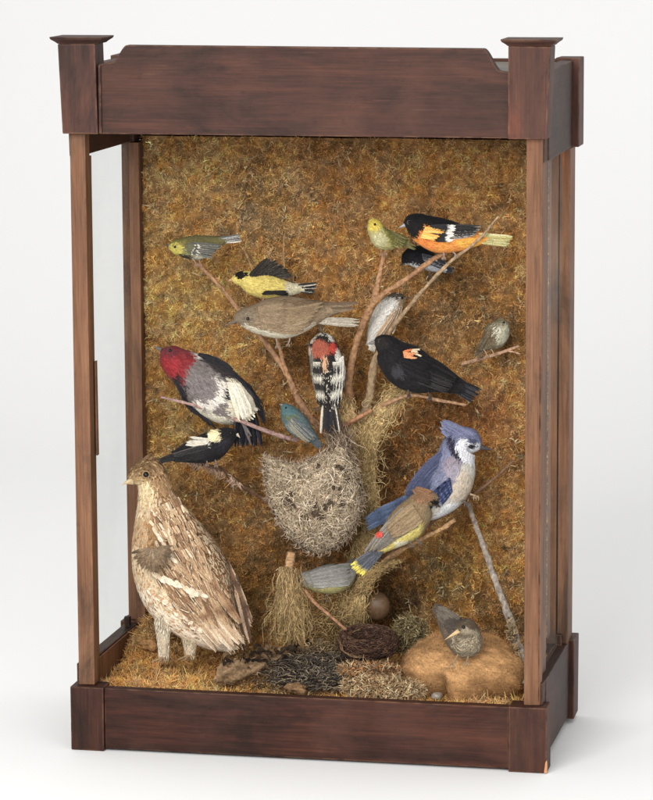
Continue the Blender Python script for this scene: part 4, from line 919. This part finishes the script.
F = np.vstack([np.stack([idx[s_, :-1], nx[s_, :-1], nx[s_, 1:], idx[s_, 1:]], -1).reshape(-1, 4) for s_ in (0, 1)])
acc.add(np.array(V), F, lin((96,80,64))*.5)
holes = [(random.uniform(280, 350), random.uniform(466, 530), random.choice((1.4,2,2.6,3.6))) for _ in range(34)]
for i in range(4600):
    a0 = random.random(); q0 = 1 - math.sqrt(random.random()); hd = random.uniform(0, 6.28); pts = []; x, y, Y = nest_pt(a0, q0)
    L = random.uniform(5, 20); st = L/5; turn = random.gauss(0, .45); lift = random.uniform(0, .004)
    ok = True
    for k in range(6):
        # depth on the pouch at this x,y
        dx, dy = x-NC[0], y-NC[1]; an = math.atan2(dy, dx)
        ra = np.hypot(oc[:, 0]-NC[0], oc[:, 1]-NC[1]); aa = np.arctan2(oc[:, 1]-NC[1], oc[:, 0]-NC[0]); j = np.argmin(np.abs(np.angle(np.exp(1j*(aa-an))))); rho = math.hypot(dx, dy)/ra[j]
        if rho > 1.03: break
        if any((x-h[0])**2*(.5+h[2]*.3)+(y-h[1])**2 < h[2]**2 for h in holes) and random.random() < .72: break
        top = max(0, (480-y)/30); Y = .135 - .052*math.sqrt(max(0, 1-min(1, rho)**2.4))*(1-.35*min(1, top)) - lift
        pts.append((x, y, Y, random.choice((.18,.24,.3,.5))*random.uniform(.85, 1.15))); x += math.cos(hd)*st; y += math.sin(hd)*st; hd += turn + random.gauss(0, .25)
    if len(pts) >= 3: pxtube(acc, pts, lin(random.choice([(214,196,168),(196,176,148),(172,152,124),(228,212,188),(140,120,96),(206,186,160)]))*random.uniform(.5, 1.2), sides=3, n=len(pts)*2, cj=.05)
for i in range(320):                                  # loose ends round the edge
    o = oc[random.randrange(len(oc))]; an = math.atan2(o[1]-NC[1], o[0]-NC[0]) + random.gauss(0, .9); L = random.uniform(2, 7)
    pxtube(acc, [(o[0]-math.cos(an)*2, o[1]-math.sin(an)*2, .128, .35), (o[0]+math.cos(an)*L*.4, o[1]+math.sin(an)*L*.5, .128, .3), (o[0]+math.cos(an+.5)*L, o[1]+math.sin(an+.5)*L, .13, .15)], lin((196,174,154))*random.uniform(.5,1.1), sides=3, n=6, cj=.05)
acc.build('pouch', M_straw, nest)
acc = Acc()
for i in range(330):
    x0 = random.gauss(343, 7); y0 = random.uniform(444, 468); x1 = random.gauss(337, 8)
    pxtube(acc, [(x0, y0, .115+random.random()*.02, .4), ((x0+x1)/2+random.gauss(0,3), y0-random.uniform(6,12), .125+random.random()*.02, .38), (x1, y0-random.uniform(14,26), .14+random.random()*.02, .22)], lin(random.choice([(190,170,148),(150,128,104),(120,100,82)]))*random.uniform(.5,1.1), sides=3, n=7, cj=.05)
acc.build('suspension_fibres', M_straw, nest)

# ------------------------------------------------------------------ lumps on the floor
def lump(name, label, cat, cx, cy, Y, rx, ry, rd, col, mat, amp=.12, fs=2.2, seed=0, n=(60, 44), fuzz=0, shape=None, colf=None, fl=2.0):
    C = at(cx, cy, Y); rt = empty(name, tuple(at(cx, cy+ry, Y)), label, cat)
    th = np.linspace(0, 2*np.pi, n[0], endpoint=False); ph = np.linspace(.02, np.pi-.02, n[1]); T, Pp = np.meshgrid(th, ph, indexing='ij')
    d = np.stack([np.cos(T)*np.sin(Pp), np.sin(T)*np.sin(Pp), np.cos(Pp)], -1)
    nz = sum((.5**k)*(NZ[(k+seed) % 8](d[..., 0]*fs*2**k + 7*k + 20+seed, d[..., 2]*fs*2**k + d[..., 1]*fs*2**k*.8 + 31) - .5) for k in range(3))
    sc = 1 + amp*2*nz
    if shape is not None: sc = sc*shape(d)
    P = C + d*sc[..., None]*np.array([rx*S, rd*S, ry*S])
    idx = np.arange(n[0]*n[1]).reshape(n[0], n[1]); nx = np.roll(idx, -1, 0)
    F = np.stack([idx[:, :-1], nx[:, :-1], nx[:, 1:], idx[:, 1:]], -1).reshape(-1, 4)
    V = P.reshape(-1, 3); c = lin(col)*(1 + .5*nz.reshape(-1, 1)); 
    if colf is not None: c = colf(d.reshape(-1, 3), c)
    a = Acc(); a.add(V, F, c)
    # close poles
    if fuzz:
        k = rng.integers(0, len(V), fuzz); Nn = unit((V-C)/np.array([rx, rd, ry])**2); B = V[k] + rng.normal(0, .0012, (fuzz, 3)) - Nn[k]*.0006
        blades(a, B, Nn[k], fl*S, .35*S, np.clip(c[k]*(1+.2*rng.normal(0,1,(fuzz,1))), .003, 1), curl=.5, tilt=.9)
    a.build('mass' if False else 'body', mat, rt)
    return rt
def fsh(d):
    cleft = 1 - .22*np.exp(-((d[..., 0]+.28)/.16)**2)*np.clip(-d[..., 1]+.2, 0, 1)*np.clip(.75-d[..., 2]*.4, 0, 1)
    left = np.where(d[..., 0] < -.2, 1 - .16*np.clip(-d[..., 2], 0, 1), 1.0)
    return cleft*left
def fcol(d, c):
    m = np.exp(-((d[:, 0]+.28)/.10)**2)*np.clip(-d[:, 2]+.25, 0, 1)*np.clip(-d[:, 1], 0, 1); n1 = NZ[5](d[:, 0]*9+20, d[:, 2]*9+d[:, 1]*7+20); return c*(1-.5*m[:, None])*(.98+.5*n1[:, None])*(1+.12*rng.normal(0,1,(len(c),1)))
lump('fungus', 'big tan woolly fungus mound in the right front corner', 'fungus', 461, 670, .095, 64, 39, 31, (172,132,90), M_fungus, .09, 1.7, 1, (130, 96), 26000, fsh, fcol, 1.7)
def heap(name, label, cx, cy, Y, rx, ry, rd, cols, n, size=2.0):
    C = at(cx, cy, Y); rt = empty(name, tuple(at(cx, cy+ry, Y)), label, 'lichen')
    th = rng.uniform(0, 2*np.pi, n); cz = rng.uniform(-.9, 1, n); sq = np.sqrt(1-cz**2); d = np.stack([np.cos(th)*sq, -np.abs(np.sin(th))*sq, cz], -1)
    k = .8 + .3*NZ[2](d[:, 0]*4+rx, d[:, 2]*4) ; P = C + d*k[:, None]*np.array([rx*S, rd*S, ry*S]) + rng.normal(0, .0012, (n, 3))
    cc = lin(np.array(cols, float)[rng.integers(0, len(cols), n)])*rng.uniform(.55, 1.25, (n, 1))*(.65+.8*NZ[3](P[:, 0]*300+40, P[:, 2]*300+40))[:, None]
    a = Acc(); blades(a, P, d, size*S, 1.15*S, np.clip(cc, .003, 1), curl=1.3, tilt=.9, seg=3); blades(a, P, d, size*1.3*S, .5*S, np.clip(cc*1.1, .003, 1), curl=1.2, tilt=1.2, seg=3)
    tt, pp = np.meshgrid(np.linspace(0, 2*np.pi, 30, endpoint=False), np.linspace(.03, np.pi-.03, 16), indexing='ij'); dd = np.stack([np.cos(tt)*np.sin(pp), np.sin(tt)*np.sin(pp), np.cos(pp)], -1)
    ix = np.arange(480).reshape(30, 16); nx = np.roll(ix, -1, 0); a.add((C + dd*.8*np.array([rx*S, rd*S, ry*S])).reshape(-1, 3), np.stack([ix[:, :-1], nx[:, :-1], nx[:, 1:], ix[:, 1:]], -1).reshape(-1, 4), lin(cols[-1])*.35)
    a.build('crust', M_straw, rt, smooth=False)
cr_ = [(224,196,154),(204,170,128),(236,214,176),(178,142,100),(130,100,66)]
heap('lichen_clump', 'crusty pale cream lichen clump at the front edge between litter and tan fungus', 384, 689, .055, 42, 14, 16, cr_, 2600)
heap('lichen_clump', 'crumbly tan lichen just in front of the small dark nest', 370, 670, .080, 34, 8, 12, [(190,160,122),(160,126,90),(206,182,148),(196,132,78),(104,78,54)], 1500)
heap('lichen_clump', 'greenish grey lichen tuft behind the left end of the tan fungus', 410, 634, .165, 18, 20, 14, [(158,144,106),(176,160,122),(132,116,80),(100,84,56)], 1500)
heap('lichen_clump', 'dull brown lichen tuft on the floor in front of the trunk', 330, 655, .13, 24, 12, 14, [(132,112,82),(156,134,100),(104,84,60),(74,58,42)], 1600)
heap('lichen_clump', 'pale lichen crust at the foot of the leaning grey stick', 514, 668, .13, 12, 16, 10, [(190,166,128),(150,124,90),(210,192,160),(92,72,52)], 900)
lump('egg', 'large brown egg in the shadow right of the trunk', 'egg', 377, 606, .20, 13, 15, 12, (104,80,58), M_stone, .02, 1, 1)
lump('egg', 'smaller buff egg low beside the trunk', 'egg', 361, 614, .19, 7, 9.5, 7, (116,98,74), M_stone, .02, 1, 2)
lump('pebble', 'small smooth grey pebble under the fungus edge', 'pebble', 437, 696, .045, 6, 4, 5, (136,126,114), M_stone, .06, 1, 3, (30, 20))
lump('earth_clod', 'brown clod with pale tip in the left back corner', 'clod', 150, 645, .16, 10, 6, 8, (158,118,78), M_bark, .25, 2, 4, (36, 26))
lump('earth_clod', 'dull brown clod at the front edge of the floor', 'clod', 296, 689, .045, 11, 6, 8, (124,96,68), M_bark, .25, 2, 6, (36, 26))
# dark small nest
nd = empty('ground_nest', tuple(at(368,658,.12)), 'small dark rootlet nest lying on its side at centre floor', 'nest')
acc = Acc(); C = at(368, 643, .12); V = []; n1, n2 = 40, 20
for i in range(n1):
    for j in range(n2):
        t = 2*math.pi*i/n1; p = 2*math.pi*j/n2; rr = 1 + .33*math.cos(p)
        V.append(C + np.array([22*S*rr*math.cos(t), 14*S*rr*math.sin(t)*.9 - 3*S*math.sin(p), 9*S*rr*math.sin(t)*.6 + 10*S*math.sin(p)]))
idx = np.arange(n1*n2).reshape(n1, n2); F = np.stack([idx, np.roll(idx, -1, 0), np.roll(np.roll(idx, -1, 0), -1, 1), np.roll(idx, -1, 1)], -1).reshape(-1, 4)
acc.add(np.array(V), F, lin((62,44,36))*.7)
for i in range(1500):
    t = random.uniform(0, 6.28); p = random.uniform(-.6, 3.6); L = random.uniform(.15, .8); pts = []
    for k in range(5):
        tt = t + L*k/4; rr = 1 + .36*math.cos(p) ; pts.append(C + np.array([22.5*S*rr*math.cos(tt), 14*S*rr*math.sin(tt)*.95 - 3.4*S*math.sin(p), 9*S*rr*math.sin(tt)*.6 + 10.8*S*math.sin(p)]) + rng.normal(0, .0009, 3)); p += random.gauss(0, .12)
    tube(acc, pts, .32*S, lin(random.choice([(88,62,50),(58,42,36),(120,92,72),(80,58,46)]))*random.uniform(.5,1.2), sides=3, n=8, cj=.05)
for i in range(9):
    t0 = random.uniform(1.8, 3.6); pts = [C + np.array([(24+random.random()*5)*S*math.cos(t0+k*.3), -.014+.02*math.sin(t0+k*.3), (12+random.random()*4)*S*math.sin(t0+k*.3)*(.8)+.003]) for k in range(5)]
    tube(acc, pts, .35*S, lin((150,120,88))*random.uniform(.5,1.1), sides=3, n=12, cj=.05)
acc.build('rootlet_cup', M_straw, nd)
# crumbs of orange moss on the nest front
# bark log and dark litter
log = empty('bark_log', tuple(at(262,676,.10)), 'hollow weathered bark log lying across the front left floor', 'log')
acc = Acc(); P = [at(x_, y_, Y_) for x_, y_, Y_ in ((222,675,.062),(250,668,.085),(285,660,.12),(325,650,.165))]
Q = catmull(np.array(P), 40); n2 = 26; V = []; cc = []
for i, q in enumerate(Q):
    for j in range(n2):
        t = 2*math.pi*j/n2; r = (14 + 3*math.sin(i*.35+j) + 2.4*NZ[2](i*.8, j*.9)*2 - 2)*S*(1-.25*i/39)
        V.append(q + np.array([.35*r*math.cos(t), .8*r*math.cos(t), .72*r*math.sin(t)])); f = .6+.8*NZ[3](i*.5, j*1.4); cc.append(lin((138,112,84))*f)
idx = np.arange(40*n2).reshape(40, n2); nx = np.roll(idx, -1, 1); F = np.stack([idx[:-1], nx[:-1], nx[1:], idx[1:]], -1).reshape(-1, 4)
acc.add(np.array(V), F, np.array(cc)); acc.build('bark', M_bark, log)
acc = Acc(); V = [Q[0] + np.array([.004, .006, 0])]; cc = [lin((40,30,24))]
for k, f in enumerate((.35, .7, .96)):
    for j in range(n2): V.append(Q[0]*(1-f) + np.array(cc and 0) + f*(np.array([Q[0]]).squeeze()*1.0) if False else Q[0] + f*(np.array(acc.V) if False else 0) ) if False else V.append(Q[0] + np.array([.35*13*S*f*math.cos(2*math.pi*j/n2)+.003*(1-f), .8*13*S*f*math.cos(2*math.pi*j/n2)+.006*(1-f), .72*13*S*f*math.sin(2*math.pi*j/n2)])); cc.append(lin((60,46,36) if k < 2 else (150,126,96))*random.uniform(.7,1.2))
Fs = [(0, 1+j, 1+(j+1) % n2, 1+(j+1) % n2) for j in range(n2)]
for k in range(2):
    for j in range(n2): Fs.append((1+k*n2+j, 1+k*n2+(j+1) % n2, 1+(k+1)*n2+(j+1) % n2, 1+(k+1)*n2+j))
acc.add(np.array(V), np.array(Fs), np.array(cc)); acc.build('cut_end', M_bark, log)
acc = Acc()
for i in range(90):                                    # curling dark bark flakes on the log
    t = random.random(); x0 = 224 + 90*t + random.gauss(0, 5); y0 = 664 - 14*t + random.gauss(0, 4); Y0 = .055 + .09*t; an = random.gauss(.1, .7); L = random.uniform(3, 11)
    dx, dy = L*math.cos(an), L*math.sin(an)*-.6; w_ = random.uniform(1.2, 3.2)
    V = []
    for k in range(5):
        u = k/4; lift = 2.5*math.sin(u*math.pi)*random.uniform(.5, 1.2)
        for g in (-1, 1): V.append(at(x0+dx*u, y0+dy*u - lift + g*w_*(1-u*u*.8), Y0 - .004*math.sin(u*3) + g*.002))
    ix = np.arange(10).reshape(5, 2); F = np.stack([ix[:-1, 0], ix[:-1, 1], ix[1:, 1], ix[1:, 0]], -1); acc.add(np.array(V), F, lin(random.choice([(70,56,44),(110,88,66),(48,38,32),(150,126,98)]))*random.uniform(.6,1.2))
acc.build('flake', M_bark, log)
acc = Acc()
for i in range(1500):                                  # dark stringy litter
    x0 = random.gauss(315, 24); y0 = random.gauss(674, 10); 
    if y0 > 692 or x0 > 362: continue
    Y0 = .05 + (692-y0)*.0017 ; an = random.uniform(0, 6.28); L = random.uniform(5, 20); Z = random.uniform(0, .006)
    c_ = random.choice([(74,68,62),(96,88,78),(56,50,46),(128,118,104),(84,70,56),(156,138,112)])
    pxtube(acc, [(x0,y0,Y0,.45),(x0+L*.5*math.cos(an)+random.gauss(0,1.5),y0+L*.25*math.sin(an)-2,Y0-Z,.45),(x0+L*math.cos(an),y0+L*.5*math.sin(an),Y0,.2)], lin(c_)*random.uniform(.5,1.2), sides=3, n=6, cj=.05)
for i in range(1500):                                  # looser tangle running over the whole front
    x0 = random.uniform(215, 430); y0 = random.uniform(648, 692); Y0 = .052 + (692-y0)*.0019; an = random.uniform(0, 6.28); L = random.uniform(2.5, 9)
    pxtube(acc, [(x0,y0,Y0,.32),(x0+L*.5*math.cos(an)+random.gauss(0,1.2),y0+L*.3*math.sin(an)-2,Y0-.002,.32),(x0+L*math.cos(an),y0+L*.5*math.sin(an),Y0,.15)], lin(random.choice([(120,96,66),(84,64,44),(160,132,92),(60,48,38),(142,118,84)]))*random.uniform(.5,1.2), sides=3, n=6, cj=.05)
o = acc.build('dark_litter', M_straw); tag(o, 'heap of dark stringy lichen and plant litter at front centre', 'litter', None, 'stuff')
acc = Acc()
for i in range(170):                                   # pale crumbs and leaf scraps
    x0 = random.uniform(300, 440) if i % 3 else random.uniform(120, 520); y0 = random.uniform(655, 694); Y0 = .04 + (698-y0)*.0022; r_ = random.uniform(.8, 2.4); C0 = at(x0, y0, Y0) + np.array([0, -.004, .003])
    A_ = unit(rng.normal(0, 1, 3)); B_ = unit(np.cross(A_, rng.normal(0, 1, 3))); k = 6; V = [C0 + A_*0]; 
    for j in range(k): t = 2*math.pi*j/k; V.append(C0 + r_*S*random.uniform(.6, 1.3)*(A_*math.cos(t)+B_*math.sin(t)*.7) + rng.normal(0, .0004, 3))
    acc.add(np.array(V), np.array([(0, 1+j, 1+(j+1) % k, 1+(j+1) % k) for j in range(k)]), lin(random.choice([(206,186,152),(176,146,108),(226,214,190),(150,112,76),(196,140,84)]))*random.uniform(.6,1.1))
o = acc.build('leaf_scraps', M_straw, smooth=False); tag(o, 'pale crumbs and leaf scraps scattered over the front floor', 'litter', None, 'stuff')

# ------------------------------------------------------------------ light
w = bpy.data.worlds.new('World'); SC.world = w; w.use_nodes = True
bg = w.node_tree.nodes['Background']; bg.inputs[0].default_value = (1, .995, .985, 1); bg.inputs[1].default_value = .66
def area(name, loc, target, size, power, col=(1, 1, 1)):
    l = bpy.data.lights.new(name, 'AREA'); l.shape = 'RECTANGLE'; l.size = size[0]; l.size_y = size[1]; l.energy = power; l.color = col
    o = bpy.data.objects.new(name, l); COL.objects.link(o); o.location = loc
    o.rotation_euler = (Vector(target) - Vector(loc)).to_track_quat('-Z', 'Y').to_euler(); return o
area('softbox_key', (-.55, -3.3, 2.1), (0, .2, .4), (2.0, 1.8), 128, (1, .985, .955))
area('softbox_fill', (2.4, -3.4, 1.3), (0, .1, .4), (2.2, 2.2), 38, (1, .99, .98))
area('backdrop_light', (0, .6, 4.4), (0, 2.8, 0), (4, 1.2), 30, (1, .99, .98))
SC.view_settings.view_transform = 'Standard'; SC.view_settings.look = 'None'; SC.view_settings.exposure = 0
